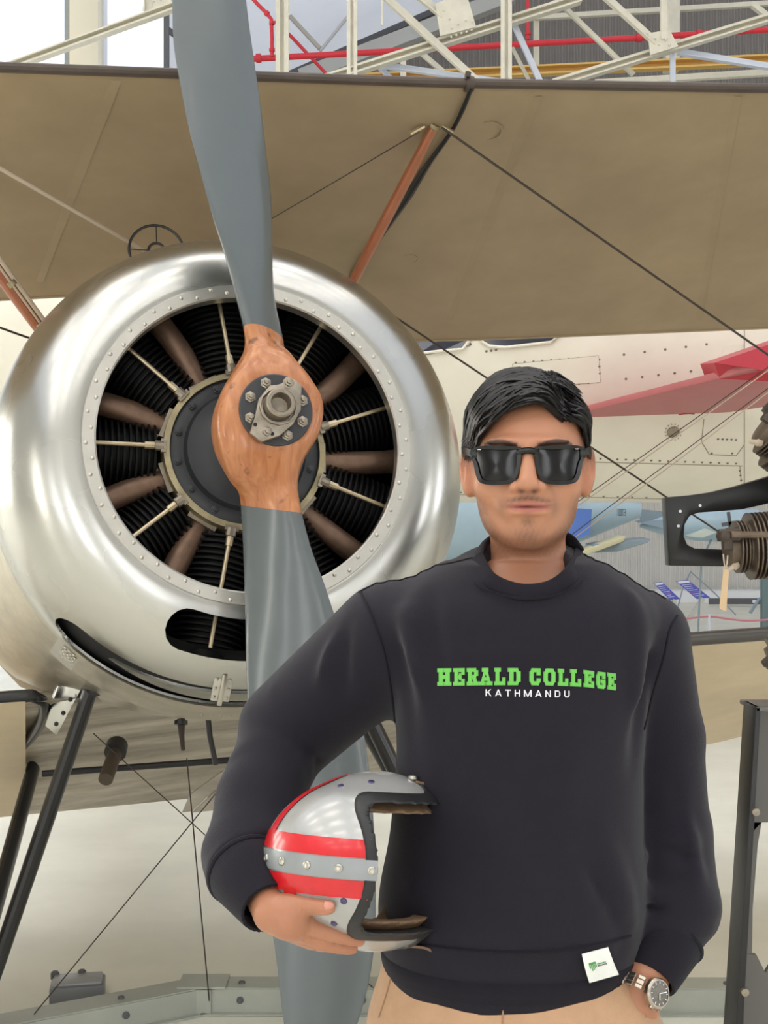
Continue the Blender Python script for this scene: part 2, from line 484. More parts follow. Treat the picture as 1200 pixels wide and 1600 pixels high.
# ------------------------------------------------------------------ low steel frame on the floor round the aircraft
def rail(name, pts, label):
    root = empty(name, (pts[0][0], pts[0][1], 0), label, 'floor rail')
    for x_, y_ in pts[1:-1]:                                # corner plate where two channels meet
        MB().box((x_, y_ + .035, .0845), (.15, .12, .006)).build('corner_plate', M_rail, root, smooth=False)
        MB().box((x_ + .005, y_ - .02, .04), (.05, .012, .078)).build('corner_angle', M_rail, root, smooth=False)
    for (x0, y0), (x1, y1) in zip(pts[:-1], pts[1:]):
        a = Vector((x0, y0, 0)); b = Vector((x1, y1, 0)); d = (b - a).normalized(); n = Vector((d.y, -d.x, 0))
        mb = MB()
        mb.beam(a + Vector((0, 0, .078)) - n * .04, b + Vector((0, 0, .078)) - n * .04, .10, .006, (0, 0, 1))
        mb.beam(a + n * .012 + Vector((0, 0, .04)), b + n * .012 + Vector((0, 0, .04)), .006, .074, (0, 0, 1))
        mb.beam(a + n * .02 + Vector((0, 0, .004)), b + n * .02 + Vector((0, 0, .004)), .03, .006, (0, 0, 1))
        mb.build('channel', M_rail, root, smooth=False)
        L = (b - a).length
        for t in np.arange(.12, L, .38):
            c = a + d * t
            MB().lathe(c + n * .015 + Vector((0, 0, .045)), n, [(0, .011), (.006, .011), (.008, .006), (.012, .006), (.012, .0005)], 10).build('bolt', M_dsteel, root)
            MB().lathe(c - n * .03 + Vector((0, 0, .081)), (0, 0, 1), [(0, .011), (.006, .010), (.007, .0005)], 10).build('bolt', M_dsteel, root)
    return root
M_rail = mat('galvanised_rail', (176, 180, 170), 0.38, var=0.08, vscale=6, metal=0.25)
def floorpt(px, py): Y = CZ * F / (py - HY); return ((px - 600) / F * Y, Y)
rail('floor_rail', [floorpt(-560, 1760), floorpt(316, 1582), floorpt(1500, 1584)], 'grey steel channel rail bent across the floor behind the propeller')
bx_ = empty('junction_box', (*floorpt(112, 1576), 0), 'small grey lidded box with two black knobs on the floor by the rail', 'box')
X0, Y0 = floorpt(112, 1574); R = Matrix.Rotation(math.radians(10), 3, 'Z'); c0 = Vector((X0, Y0 + .08, 0))
MB().box(c0 + Vector((0, 0, .0275)), (.17, .12, .055), R).build('case', mat('grey_box', (132, 134, 136), .45), bx_, bevel=.006)
MB().box(c0 + Vector((0, 0, .06)), (.155, .105, .012), R).build('lid', mat('grey_lid', (158, 160, 162), .4), bx_, bevel=.006)
for dx in (-.075, .01):
    MB().lathe(c0 + R @ Vector((dx, .05, .05)), (0, 0, 1), [(0, .014), (.018, .014), (.024, .009), (.024, .0005)], 14).build('knob', M_dsteel, bx_)
# ================================================================== the biplane
M_alu = mat('polished_aluminium', (196, 195, 190), 0.20, metal=1.0, vscale=4, rvar=0.12, bump=0.04, bscale=4, detail=1.5)
M_alu2 = mat('worn_aluminium', (206, 200, 186), 0.33, metal=1.0, var=0.16, vscale=12, rvar=0.2)
M_ring = mat('satin_aluminium', (205, 202, 194), 0.36, metal=0.9, var=0.05, vscale=20)
M_rivet = mat('rivet_metal', (190, 186, 176), 0.3, metal=1.0)
M_black = mat('black_enamel', (24, 24, 26), 0.32)
M_cover = mat('satin_black_cover', (46, 48, 51), 0.4, var=.1, vscale=20)
M_fin = mat('black_fins', (13, 12, 12), 0.6, spec=.25)
M_pipe = mat('burnt_copper_pipe', (128, 102, 84), 0.45, metal=0.5, var=0.35, vscale=14)
M_rod = mat('pushrod_steel', (196, 180, 150), 0.35, metal=0.8)
M_brass = mat('old_brass', (164, 152, 120), 0.42, metal=0.7, var=0.3, vscale=18)
M_nut = mat('dull_steel', (158, 148, 134), 0.38, metal=0.85, var=0.2, vscale=60)
M_bplate = mat('black_hub_plate', (56, 57, 60), 0.42)
M_prop = mat('grey_propeller_paint', (98, 105, 107), 0.26, var=0.05, vscale=3, coat=0.15, bump=0.02, bscale=30)
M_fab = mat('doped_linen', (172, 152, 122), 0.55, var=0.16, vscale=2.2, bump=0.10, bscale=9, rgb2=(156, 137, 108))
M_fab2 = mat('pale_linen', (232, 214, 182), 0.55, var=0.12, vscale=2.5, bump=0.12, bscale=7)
M_edge = mat('brown_edge_tape', (78, 66, 58), 0.5, var=.15, vscale=10)
M_belly = mat('stained_belly', (226, 218, 202), 0.5, var=0.35, vscale=5, rgb2=(140, 129, 114), stretch=(0.3, 1.4, 1), detail=7)
M_gear = mat('black_tube', (38, 38, 40), 0.3)
M_tyre = mat('tyre_rubber', (40, 40, 42), 0.7)
M_strut = mat('copper_brown_strut', (166, 98, 64), 0.35, var=0.15, vscale=16, stretch=(1, 1, .15), coat=.3)
M_wire = mat('rigging_steel', (72, 64, 58), 0.45, metal=0.5)
M_wire2 = mat('pale_rigging', (196, 180, 160), 0.5)
M_cord = mat('black_cord', (22, 21, 22), 0.5)

def wood(name, c1, c2):
    m = bpy.data.materials.new(name); m.use_nodes = True
    N = m.node_tree.nodes; L = m.node_tree.links; b = N['Principled BSDF']
    tc = N.new('ShaderNodeTexCoord'); mp = N.new('ShaderNodeMapping'); mp.inputs['Scale'].default_value = (1, 1, .12)
    nz = N.new('ShaderNodeTexNoise'); nz.inputs['Scale'].default_value = 55; nz.inputs['Detail'].default_value = 5; nz.inputs['Distortion'].default_value = .6
    cr = N.new('ShaderNodeValToRGB'); cr.color_ramp.elements[0].position = .3; cr.color_ramp.elements[1].position = .7
    cr.color_ramp.elements[0].color = (*lin(c2), 1); cr.color_ramp.elements[1].color = (*lin(c1), 1)
    st = N.new('ShaderNodeTexNoise'); st.inputs['Scale'].default_value = 26; st.inputs['Detail'].default_value = 6
    sr = N.new('ShaderNodeValToRGB'); sr.color_ramp.elements[0].position = .30; sr.color_ramp.elements[1].position = .37
    sr.color_ramp.elements[0].color = (.18, .12, .10, 1); sr.color_ramp.elements[1].color = (1, 1, 1, 1)
    mx = N.new('ShaderNodeMix'); mx.data_type = 'RGBA'; mx.blend_type = 'MULTIPLY'; mx.inputs[0].default_value = .75
    L.new(tc.outputs['Object'], mp.inputs[0]); L.new(mp.outputs[0], nz.inputs['Vector']); L.new(nz.outputs['Fac'], cr.inputs[0])
    L.new(tc.outputs['Object'], st.inputs['Vector']); L.new(st.outputs['Fac'], sr.inputs[0])
    L.new(cr.outputs[0], mx.inputs[6]); L.new(sr.outputs[0], mx.inputs[7]); L.new(mx.outputs[2], b.inputs['Base Color'])
    b.inputs['Roughness'].default_value = .36; b.inputs['Coat Weight'].default_value = .25
    return m
M_wood = wood('varnished_mahogany', (200, 136, 90), (168, 100, 60))

plane = empty('biplane', (-0.5, 3.9, 0), 'vintage biplane with polished metal cowling, grey wooden propeller and tan fabric wings', 'biplane')
C0 = P(393, 690, 3.13)                                  # centre of the cowling mouth
Hb = P(428, 637, 2.865)                                 # centre of the propeller hub face
AX = (Hb - C0).normalized()                             # thrust line, towards the viewer
AR = (-AX).cross(Vector((0, 0, 1))).normalized(); AU = AR.cross(-AX).normalized()
def A(s, r=0, th=0): return C0 - AX * s + (AR * math.cos(th) + AU * math.sin(th)) * r   # s behind the mouth

# --- cowling
NTH = 160
prof = [(0.002, .404)] + [(0.30 * (1 - math.cos(t)), .404 + .216 * math.sin(t) ** .92) for t in np.linspace(0.02, math.pi / 2, 26)] + [(.33, .6205), (.36, .620)]
def ringrows(pr, a0=0, a1=2 * math.pi, n=NTH):
    full = abs(a1 - a0 - 2 * math.pi) < 1e-6
    ths = [a0 + (a1 - a0) * k / (n if full else n - 1) for k in range(n)]
    return [[A(s, r, t) for t in ths] for s, r in pr], full
rows_, fu = ringrows(prof + [(s + .004, r - .006) for s, r in prof[::-1]])
cowl = MB().rows(rows_, fu).build('cowling', M_alu, plane, angle=50)
# oval slot through the lower cowling lip, cut for real
def slot_cutter(th0, th1, s0, s1, r0, r1):
    out = []
    for r in (r0, r1):
        ring = []
        sm, h = (s0 + s1) / 2, (s1 - s0) / 2; e = h / .55
        for k in range(9):
            t = math.pi / 2 + math.pi * k / 8; ring.append(A(sm - h * math.sin(t), r, th0 + e + e * math.cos(t)))
        for k in range(1, 6): ring.append(A(s1, r, th0 + e + (th1 - th0 - 2 * e) * k / 6))
        for k in range(9):
            t = -math.pi / 2 + math.pi * k / 8; ring.append(A(sm - h * math.sin(t), r, th1 - e + e * math.cos(t)))
        for k in range(1, 6): ring.append(A(s0, r, th1 - e - (th1 - th0 - 2 * e) * k / 6))
        out.append(ring)
    mb = MB().rows(out, True); n = len(out[0])
    mb.f.append(tuple(range(n))); mb.f.append(tuple(n + k for k in range(n)))
    return mb.mesh('slot', smooth=False)
def cut(o, me):
    c = bpy.data.objects.new('cutter', me); COL.objects.link(c)
    md = o.modifiers.new('cut', 'BOOLEAN'); md.operation = 'DIFFERENCE'; md.solver = 'EXACT'; md.object = c
    dg = bpy.context.evaluated_depsgraph_get(); dg.update()
    nm = bpy.data.meshes.new_from_object(o.evaluated_get(dg))
    o.modifiers.clear(); o.data = nm
    bpy.data.objects.remove(c)
D = math.radians
def face_slot(th0, th1, r0, r1):
    out = []
    rm, h = (r0 + r1) / 2, (r1 - r0) / 2; e = h / rm
    for s in (-.03, .16):
        ring = []
        for k in range(9):
            t = math.pi / 2 + math.pi * k / 8; ring.append(A(s, rm - h * math.sin(t), th0 + e + e * math.cos(t)))
        for k in range(1, 10): ring.append(A(s, r1, th0 + e + (th1 - th0 - 2 * e) * k / 10))
        for k in range(9):
            t = -math.pi / 2 + math.pi * k / 8; ring.append(A(s, rm - h * math.sin(t), th1 - e + e * math.cos(t)))
        for k in range(1, 10): ring.append(A(s, r0, th1 - e - (th1 - th0 - 2 * e) * k / 10))
        out.append(ring)
    mb = MB().rows(out, True); n = len(out[0])
    mb.f.append(tuple(range(n))); mb.f.append(tuple(n + k for k in range(n)))
    return mb.mesh('slot', smooth=False)
cut(cowl, face_slot(D(244), D(294), .438, .532))
cut(cowl, slot_cutter(D(221), D(317), .145, .27, .45, .75))
cowl.data.shade_smooth(); cowl.data.set_sharp_from_angle(angle=D(40))
lip, fu = ringrows([(.03, .372), (-.001, .372), (-.004, .376), (-.004, .4045), (0.003, .407)])
lipo = MB().rows(lip, fu).build('cowling_lip', M_ring, plane)
rv = MB()
for k in range(64):
    th = 2 * math.pi * (k + .3) / 64; r = .384 if k % 2 else .396
    rv.lathe(A(-.004, r, th), AX, [(0, .0052), (.0018, .0046), (.003, .0025), (.0034, .0002)], 8)
tag(rv.build('rivet', M_rivet, plane), kind='stuff')
# rear band ("chin strap") behind the open slot, riveted to the side panels
band, fu = ringrows([(.272, .622), (.268, .626), (.44, .648), (.445, .642)], D(228), D(316), 60)
MB().rows(band).build('rear_band', M_alu2, plane)
bv = MB()
for i in range(6):
    for j in range(3):
        bv.lathe(A(.30 + .022 * i, .632 + .002 * i, D(226.5) + .022 * j + .01 * (i % 2)), A(.5, 1, D(228)) - A(.5, 0, 0), [(0, .006), (.003, .005), (.004, .0003)], 7)
for i in range(12):
    bv.lathe(A(.36, .641, D(262 + i * 2.2)), A(.5, 1, D(262 + i * 2.2)) - A(.5, 0, 0), [(0, .004), (.002, .003), (.003, .0003)], 7)
tag(bv.build('band_rivet', M_rivet, plane), kind='stuff')
pl, fu = ringrows([(.27, .6255), (.45, .6505)], D(224), D(230.5), 6)
MB().rows(pl).build('strap_plate', M_ring, plane)
# clip on the bottom lip of the cowling
cl = empty('cowl_clip', A(.31, .62, D(262))); cl.parent = plane; cl.matrix_parent_inverse = Matrix.Translation(-wloc(plane))
def tang(th): return (-AR * math.sin(th) + AU * math.cos(th))
th = D(263); nrm = AR * math.cos(th) + AU * math.sin(th); c = A(.125, .592, th)
fw = (AX * .62 - nrm * .78).normalized(); nrm = (AX * .78 + nrm * .62).normalized()
Rm = Matrix((tang(th), fw, nrm)).transposed()
MB().box(c, (.046, .075, .005), Rm).build('plate', M_ring, cl, bevel=.002)
MB().box(c + nrm * .006, (.012, .09, .012), Rm).build('tongue', M_rivet, cl, bevel=.002)
for dx in (-.016, .016):
    for dy in (-.026, 0, .026):
        MB().lathe(c + Rm @ Vector((dx, dy, .002)), nrm, [(0, .0045), (.003, .004), (.004, .0003)], 8).build('rivet', M_rivet, cl)

# --- rotary engine inside
eng = empty('engine', A(.2)); eng.parent = plane; eng.matrix_parent_inverse = Matrix.Translation(-wloc(plane))
MB().rows(ringrows([(.11, .50), (.2, .572), (.29, .606), (.355, .611), (.40, .56), (.40, .0005)])[0], True).build('dark_liner', mat('dark_drum', (20, 20, 21), .7), eng)  # dark liner added so the inside of the cowling reads as shade
def finned(r0, h0, h1, nf, ro):
    p = [(h0, r0)]
    for i in range(nf):
        a = h0 + (h1 - h0) * i / nf; b = (h1 - h0) / nf
        p += [(a + b * .2, r0), (a + b * .25, ro), (a + b * .6, ro), (a + b * .65, r0)]
    return p + [(h1, r0)]
def local_part(mb, name, m, parent, M, **kw):
    me = mb.mesh(name, **kw); o = bpy.data.objects.new(name, me); COL.objects.link(o); me.materials.append(m)
    o.parent = parent; o.matrix_parent_inverse = Matrix.Translation(-wloc(parent)); o.matrix_basis = M
    return o
def radial(th, s):
    """frame: z outward from the crank axis, y forward along the thrust line"""
    z = AR * math.cos(th) + AU * math.sin(th); y = AX; x = y.cross(z)
    M = Matrix((x, y, z)).transposed().to_4x4(); M.translation = A(s); return M
cyl_p = MB().lathe((0, 0, 0), (0, 0, 1), finned(.068, .215, .50, 19, .088), 28).lathe((0, 0, .50), (0, 0, 1), [(0, .07), (.03, .07), (.045, .04), (.045, .0005)], 20)
firsts = {}
for k in range(9):
    th = D(98 + 40 * k)
    if k == 0:
        cy = local_part(cyl_p, 'cylinder', M_fin, eng, radial(th, .185), angle=50)
        rod = MB().tube([(0, .105, .232), (0, .105, .505)], .0055, 8).tube([(0, .105, .222), (0, .105, .25)], .0095, 8)
        ro = local_part(rod, 'pushrod', M_rod, eng, radial(th, .185))
        tp = MB().lathe((0, .105, .205), (0, 0, 1), [(0, .013), (.02, .013), (.022, .009), (.03, .009), (.03, .0003)], 10).box((0, .105, .205), (.034, .014, .012))
        to = local_part(tp, 'tappet_guide', M_nut, eng, radial(th, .185))
        pp = MB().tube(smooth_path([(0, .03, .20), (0, .035, .30), (.01, .03, .40), (.03, .0, .49)], 5), [.030] * 5 + [.031] * 5 + [.032] * 6, 16)
        po = local_part(pp, 'intake_pipe', M_pipe, eng, radial(th + D(20), .185))
        fb = MB().box((0, .034, .207), (.078, .075, .012)).lathe((-.03, .034, .207), (0, 0, 1), [(0, .008), (.016, .008), (.016, .0003)], 6).lathe((.03, .034, .207), (0, 0, 1), [(0, .008), (.016, .008), (.016, .0003)], 6)
        fo = local_part(fb, 'pipe_flange', M_nut, eng, radial(th + D(20), .185), smooth=False)
    else:
        for o, t in ((cy, th), (ro, th), (to, th), (po, th + D(20)), (fo, th + D(20))): copy_of(o, eng, radial(t, .185))
MB().lathe(A(.25), AX, [(0, .2), (.10, .205), (.165, .205), (.168, .203)], 72).build('crankcase', M_brass, eng)
MB().lathe(A(.25), AX, [(.165, .2045), (.170, .2045), (.172, .190), (.166, .189)], 72).build('brass_rim', M_brass, eng)
MB().lathe(A(.25), AX, [(.160, .191), (.163, .186), (.163, .155), (.172, .150), (.178, .147), (.180, .10), (.20, .06), (.20, .04), (.32, .04)], 72).build('nose_cover', M_cover, eng)
for k in range(14):
    th = 2 * math.pi * (k + .4) / 14
    MB().lathe(A(.086, .172, th), AX, [(0, .010), (.004, .010), (.005, .007), (.012, .007), (.013, .0003)], 8).build('cover_nut', M_cover, eng)

# --- propeller: one twisted laminated body, edges fitted to the two blades
prop = empty('propeller', Hb); prop.parent = plane; prop.matrix_parent_inverse = Matrix.Translation(-wloc(plane))
HC = Hb - AX * .075                                      # middle of the boss
PHI = D(-6.4)
ED = AU * math.cos(PHI) + AR * math.sin(PHI)             # along the upper blade
EW = AR * math.cos(PHI) - AU * math.sin(PHI)
def proj(p): return 600 + F * p.x / p.y, HY - F * (p.z - CZ) / p.y
def solve_u(r, beta, target):
    lo, hi = -.35, .35
    for _ in range(40):
        u = (lo + hi) / 2
        if proj(HC + ED * r + (EW * math.cos(beta) + AX * math.sin(beta)) * u)[0] < target: lo = u
        else: hi = u
    return u
# photo edges (row, left, right) of the blades
up_y = [-420, -330, -220, -100, 0, 87, 150, 217, 303, 360, 416, 460, 515]
up_l = [286, 268, 262, 265, 269, 272, 283, 296, 320, 337, 357, 371, 387]
up_r = [330, 352, 364, 377, 386, 398, 407, 415, 424, 425, 424, 425, 436]
lo_y = [790, 850, 920, 1000, 1100, 1200, 1300, 1400, 1480, 1540, 1600, 1650, 1690]
lo_l = [382, 383, 383, 384, 388, 396, 407, 420, 432, 439, 447, 458, 480]
lo_r = [466, 482, 506, 531, 557, 575, 584, 587, 585, 576, 558, 538, 510]
def beta_at(r): return math.atan(.30 / max(abs(r), .1)) * min(1, max(0, (abs(r) - .06) / .16)) * (1 if r < 0 else -1)
NS = 40
def section(r, uL, uR, t, beta, slant=0.0, pw=2.0, crest=None):
    dw = EW * math.cos(beta) + AX * math.sin(beta); dn = AX * math.cos(beta) - EW * math.sin(beta)
    cu, hu = (uL + uR) / 2, (uR - uL) / 2; pts = []
    for k in range(NS):
        a = 2 * math.pi * k / NS; c, s = math.cos(a), math.sin(a)
        u = math.copysign(abs(c) ** (2 / pw), c) * hu; v = math.copysign(abs(s) ** (2 / pw), s) * t / 2
        if crest is not None and s > 0:                     # front face: ridge off the middle of the chord
            x_ = u / hu; e_ = (x_ + 1) / (1 + crest) if x_ < crest else (1 - x_) / (1 - crest)
            w_ = .65 * float(np.interp(abs(r), [.3, .62], [0, 1])); v = v * (1 - w_) + w_ * t * .62 * max(0, e_) ** .85
        pts.append(HC + ED * (r + slant * u) + dw * (cu + u) + dn * v)
    return pts
def stations(ys, ls, rs, sgn):
    out = []
    for y, l, rr in zip(ys, ls, rs):
        # radius along the blade at which the middle of the section falls on this row
        lo, hi = 0, 1.9
        for _ in range(40):
            r = (lo + hi) / 2
            if (proj(HC + ED * r * sgn)[1] - y) * sgn > 0: lo = r
            else: hi = r
        b = beta_at(r * sgn)
        uL, uR = solve_u(r * sgn, b, l), solve_u(r * sgn, b, rr)
        out.append((r * sgn, uL, uR, b))
    return out
def blade(stn, thick):
    stn = sorted(stn, key=lambda q: abs(q[0])); R_ = np.array([abs(q[0]) for q in stn]); sg = 1 if stn[0][0] > 0 else -1
    rr = np.linspace(R_[0], R_[-1], 46); sec = []
    for r in rr:
        uL = float(curve1(r, R_, [q[1] for q in stn])); uR = float(curve1(r, R_, [q[2] for q in stn])); b = float(np.interp(r, R_, [q[3] for q in stn]))
        t = float(np.interp(r, [.2, .4, .8, 1.4], thick)) * (1 if r < R_[-1] - .02 else .4)
        sl = float(np.interp(r, [R_[0], R_[0] + .2], [.35 * sg, 0])) if sg < 0 else float(np.interp(r, [R_[0], R_[0] + .2], [-.06, 0]))
        sec.append(section(r * sg, uL, uR, t, b, sl, float(np.interp(r, [.2, .4], [2.2, 1.75])), crest=.42 if sg > 0 else None))
    return sec
s_up = blade(stations(up_y, up_l, up_r, 1), [.060, .062, .046, .016])
s_lo = blade(stations(lo_y, lo_l, lo_r, -1), [.064, .064, .048, .016])
def capped(sec):
    mb = MB().rows(sec, True); n = NS; mb.f.append(tuple(range(n))); mb.f.append(tuple((len(sec) - 1) * n + k for k in range(n))); return mb
tag(capped(s_up).build('blade', M_prop, prop, angle=60)); tag(capped(s_lo).build('blade', M_prop, prop, angle=60))
# wooden boss between the two painted blades: front outline (row, left, right)
bo = [(515, 387, 436), (545, 383, 444), (575, 366, 460), (605, 347, 481), (637, 335, 498), (665, 333, 500), (695, 339, 492), (725, 352, 474), (755, 368, 465), (790, 382, 466)]
bs = []
for y, l, rr in bo:
    lo, hi = -.9, .9
    for _ in range(40):
        r = (lo + hi) / 2
        if proj(HC + ED * r)[1] > y: lo = r
        else: hi = r
    bs.append((r, solve_u(r, 0, l), solve_u(r, 0, rr)))
su, sl_ = s_up[0], s_lo[0]
sec = [su]
Rr = np.array([b[0] for b in bs]); o = np.argsort(Rr)
rmid = np.linspace(bs[0][0], bs[-1][0], 40)[1:-1]
def ends(secx): return np.array([[*p] for p in secx])
eu, el = ends(su), ends(sl_)
for r in rmid:
    uL = float(curve1(r, Rr[o], np.array([b[1] for b in bs])[o])); uR = float(curve1(r, Rr[o], np.array([b[2] for b in bs])[o]))
    t = float(np.interp(abs(r), [0, .09, .14, .2], [.15, .148, .11, .08])); b = beta_at(r) * .35
    p = np.array([[*q] for q in section(r, uL, uR, t, b, 0, float(np.interp(abs(r), [0, .1, .2], [4.5, 3.6, 2.4])))])
    wu = max(0, 1 - (bs[0][0] - r) / .075); wl = max(0, 1 - (r - bs[-1][0]) / .075)
    wu, wl = wu * wu * (3 - 2 * wu), wl * wl * (3 - 2 * wl)
    if wu > 0: p = p * (1 - wu) + (eu + (r - bs[0][0]) * np.array(ED)) * wu
    if wl > 0: p = p * (1 - wl) + (el + (r - bs[-1][0]) * np.array(ED)) * wl
    sec.append([Vector(q) for q in p])
sec.append(sl_)
MB().rows(sec, True).build('wooden_boss', M_wood, prop, angle=60)
# hub plate, bolts and the big centre nut
hub0 = P(431, 641, Hb.y) + AX * 0.0
MB().lathe(hub0, AX, [(-.02, .0835), (.004, .0835), (.006, .081), (.006, .0005)], 64).build('hub_plate', M_bplate, prop)
for k in range(8):
    th = D(20 + 45 * k); c = hub0 + (AR * math.cos(th) + AU * math.sin(th)) * .064 + AX * .006
    big = k in (1, 5)
    if big: c += AX * .014
    MB().lathe(c, AX, [(0, .013), (.003, .013), (.004, .0095), (.010, .0095), (.011, .006), (.018, .006), (.019, .0003)], 6 if not big else 16).build('hub_bolt', M_nut, prop, smooth=False)
th0 = D(52); du = AR * math.cos(th0) + AU * math.sin(th0); dv = AU * math.cos(th0) - AR * math.sin(th0)
poly = [(.078, -.012), (.078, .012), (.045, .030), (.030, .044), (-.012, .045), (-.045, .030), (-.088, .014), (-.088, -.018), (-.05, -.042), (-.01, -.050), (.030, -.044), (.05, -.03)]
lp = MB().prism([hub0 + du * a + dv * b + AX * .007 for a, b in poly], AX * .016).build('lock_plate', M_nut, prop, smooth=True, bevel=.003, angle=30)
MB().lathe(hub0, AX, [(.02, .043), (.030, .043), (.031, .040)], 12).build('castle_nut', M_nut, prop, smooth=False)
MB().lathe(hub0, AX, [(.02, .034), (.058, .033), (.061, .030), (.061, .023), (.058, .021), (.03, .020), (.028, .0005)], 40).build('shaft_end', M_nut, prop)
for a, b in ((-.065, .016), (-.058, -.026)):
    MB().lathe(hub0 + du * a + dv * b + AX * .021, AX, [(0, .0045), (.0035, .0045), (.0036, .0003)], 12).build('plate_hole', M_black, prop)

# --- fuselage behind the engine
def fus(s0, s1, prof_fn, n=72, m=14):
    return [[A(s, prof_fn(s, 2 * math.pi * k / n), 2 * math.pi * k / n) for k in range(n)] for s in np.linspace(s0, s1, m)]
def fr(s, th):
    r = float(np.interp(s, [.36, .45, .9, 2, 5.2], [.618, .628, .62, .5, .16]))
    dg_ = math.degrees(th) % 360; bulge = math.exp(-((dg_ - 203) / 24) ** 2) + math.exp(-((dg_ - 337) / 24) ** 2)
    r += .13 * bulge * float(np.interp(s, [.40, .85, 1.5, 2.2], [0, 1, 1, 0]))
    c, q = abs(math.cos(th)), abs(math.sin(th)); box = r * .93 / max(c, q); w = float(np.interp(s, [.6, 1.6], [0, .55]))
    return r * (1 - w) + min(box, r * 1.2) * w
MB().rows(fus(.362, 1.05, fr), True).build('side_panel', M_alu2, plane)
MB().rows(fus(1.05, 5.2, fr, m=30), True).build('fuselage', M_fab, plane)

# --- upper wing: leading and trailing edge positions across the span
def span_Y(px, Yc, pxc, yaw):
    t = math.tan(yaw); return (Yc - t * (pxc - 600) / F * Yc) / (1 - t * (px - 600) / F)
def wing(name, stn, thick, camber, m, ribs=True, nc=26):
    """stn: list of (LE point, TE point); real aerofoil body with sagging fabric between ribs"""
    rows = []
    for i, (le, te) in enumerate(stn):
        ch = te - le; up = Vector((0, 0, 1)); up = (up - ch.normalized() * up.dot(ch.normalized())).normalized(); r = []
        for k in range(nc):                              # lower side, LE to TE
            t = (k / (nc - 1)) ** 1.4
            z = -thick * .42 * math.sqrt(t) * (1 - t) * 1.9 + camber * math.sin(math.pi * t)
            if ribs and i % 4 == 0: z -= .0016 * math.sin(math.pi * t)
            r.append(le + ch * t + up * z)
        for k in range(nc - 2, 0, -1):
            t = (k / (nc - 1)) ** 1.4
            z = thick * .62 * math.sqrt(t) * (1 - t) * 2.1 + camber * math.sin(math.pi * t)
            r.append(le + ch * t + up * z)
        rows.append(r)
    mb = MB().rows(rows, True); n = len(rows[0]); mb.f.append(tuple(range(n))); mb.f.append(tuple((len(rows) - 1) * n + k for k in range(n)))
    return mb.build(name, m, plane, angle=60)
UL = []
for px in np.linspace(-900, 2400, 67):
    yl = np.interp(px, [-900, 0, 600, 735, 1200, 2400], [60, 106, 127, 131, 139, 150])
    yt = np.interp(px, [-900, 0, 110, 640, 760, 1000, 1200, 2400], [418, 468, 462, 532, 530, 520, 512, 470])
    Yl = span_Y(px, 3.4, 400, D(12)); Yt = span_Y(px, 4.8, 400, D(13))
    UL.append((P(px, yl, Yl), P(px, yt, Yt)))
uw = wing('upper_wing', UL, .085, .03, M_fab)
def under(px, py):
    """point on the underside of the upper wing seen at a photo position"""
    o = Vector((0, 0, CZ)); d = (P(px, py, 1) - o).normalized()
    hit = BV.ray_cast(o, d)
    return hit[0] if hit[0] is not None else P(px, py, 3.7)
bm_ = bmesh.new(); bm_.from_mesh(uw.data); BV = BVHTree.FromBMesh(bm_)
le_pts = [le + Vector((0, -.004, 0)) for le, te in UL]
MB().tube(le_pts, .0135, 10).build('leading_edge', M_edge, plane)
te_pts = [te for le, te in UL]
MB().tube(te_pts, .006, 6).build('trailing_edge', M_fab, plane)
# fabric patches, inspection rings, rib tapes
for px, py, w in ((640, 405, .030), (760, 206, .05)):
    c = under(px, py); n_ = -AU
    MB().lathe(c + Vector((0, 0, .001)), (0.0, -.28, -.96), [(0, w * 1.0), (.0015, w), (.0015, w * .86), (0.0005, w * .84)], 32).build('inspection_ring', M_fab, plane)
for px0, py0, px1, py1 in ((838, 150, 700, 500), (1150, 150, 1090, 500), (180, 125, 60, 440)):
    mb = MB(); r0 = []; r1 = []
    for t in np.linspace(0, 1, 20):
        x, y = px0 + (px1 - px0) * t, py0 + (py1 - py0) * t
        c = under(x, y) + Vector((0, -.0002, -.0012)); r0.append(c - Vector((.017, 0, 0))); r1.append(c + Vector((.017, 0, 0)))
    mb.rows([r0, r1]); mb.build('rib_tape', M_fab, plane)

# collar and black cord on the leading edge, centre strut and fittings
cp = P(733, 131, span_Y(733, 3.4, 400, D(12)))
MB().lathe(cp - Vector((.012, 0, 0)), (1, .2, 0), [(0, .015), (0, .021), (.012, .023), (.024, .021), (.024, .015)], 16).build('edge_collar', M_edge, plane)
MB().lathe(cp + Vector((-.006, -.02, .012)), (.2, -.3, 1), [(0, .008), (.014, .008), (.016, .0003)], 10).build('collar_bolt', M_edge, plane)
cord = [cp + Vector((.006, -.01, -.015))] + [under(x, y) + Vector((0, -.012, -.008)) for x, y in ((722, 170), (704, 205), (672, 250), (640, 300), (605, 352), (575, 395), (548, 432))]
sp = smooth_path(cord, 5)
MB().tube(sp, list(np.interp(np.linspace(0, 1, len(sp)), np.linspace(0, 1, 8), [.006, .007, .006, .008, .013, .009, .007, .007])), 8).build('black_cord', M_cord, plane)
st0 = under(677, 198) + Vector((0, 0, -.005)); st1 = P(536, 470, 3.95)
def oval_strut(name, a, b, w, t, m, taper=.7):
    a, b = Vector(a), Vector(b); d = (b - a).normalized(); x = d.cross(Vector((0, 1, 0))).normalized(); y = d.cross(x); rows = []
    for q in np.linspace(0, 1, 9):
        k = taper + (1 - taper) * math.sin(math.pi * min(1, max(0, q * .9 + .05))); p = a + (b - a) * q
        rows.append([p + x * (w / 2 * k * math.cos(h)) + y * (t / 2 * k * math.sin(h)) for h in np.linspace(0, 2 * math.pi, 14, endpoint=False)])
    mb = MB().rows(rows, True); mb.f.append(tuple(range(14))); mb.f.append(tuple(8 * 14 + k for k in range(14)))
    return mb.build(name, m, plane)
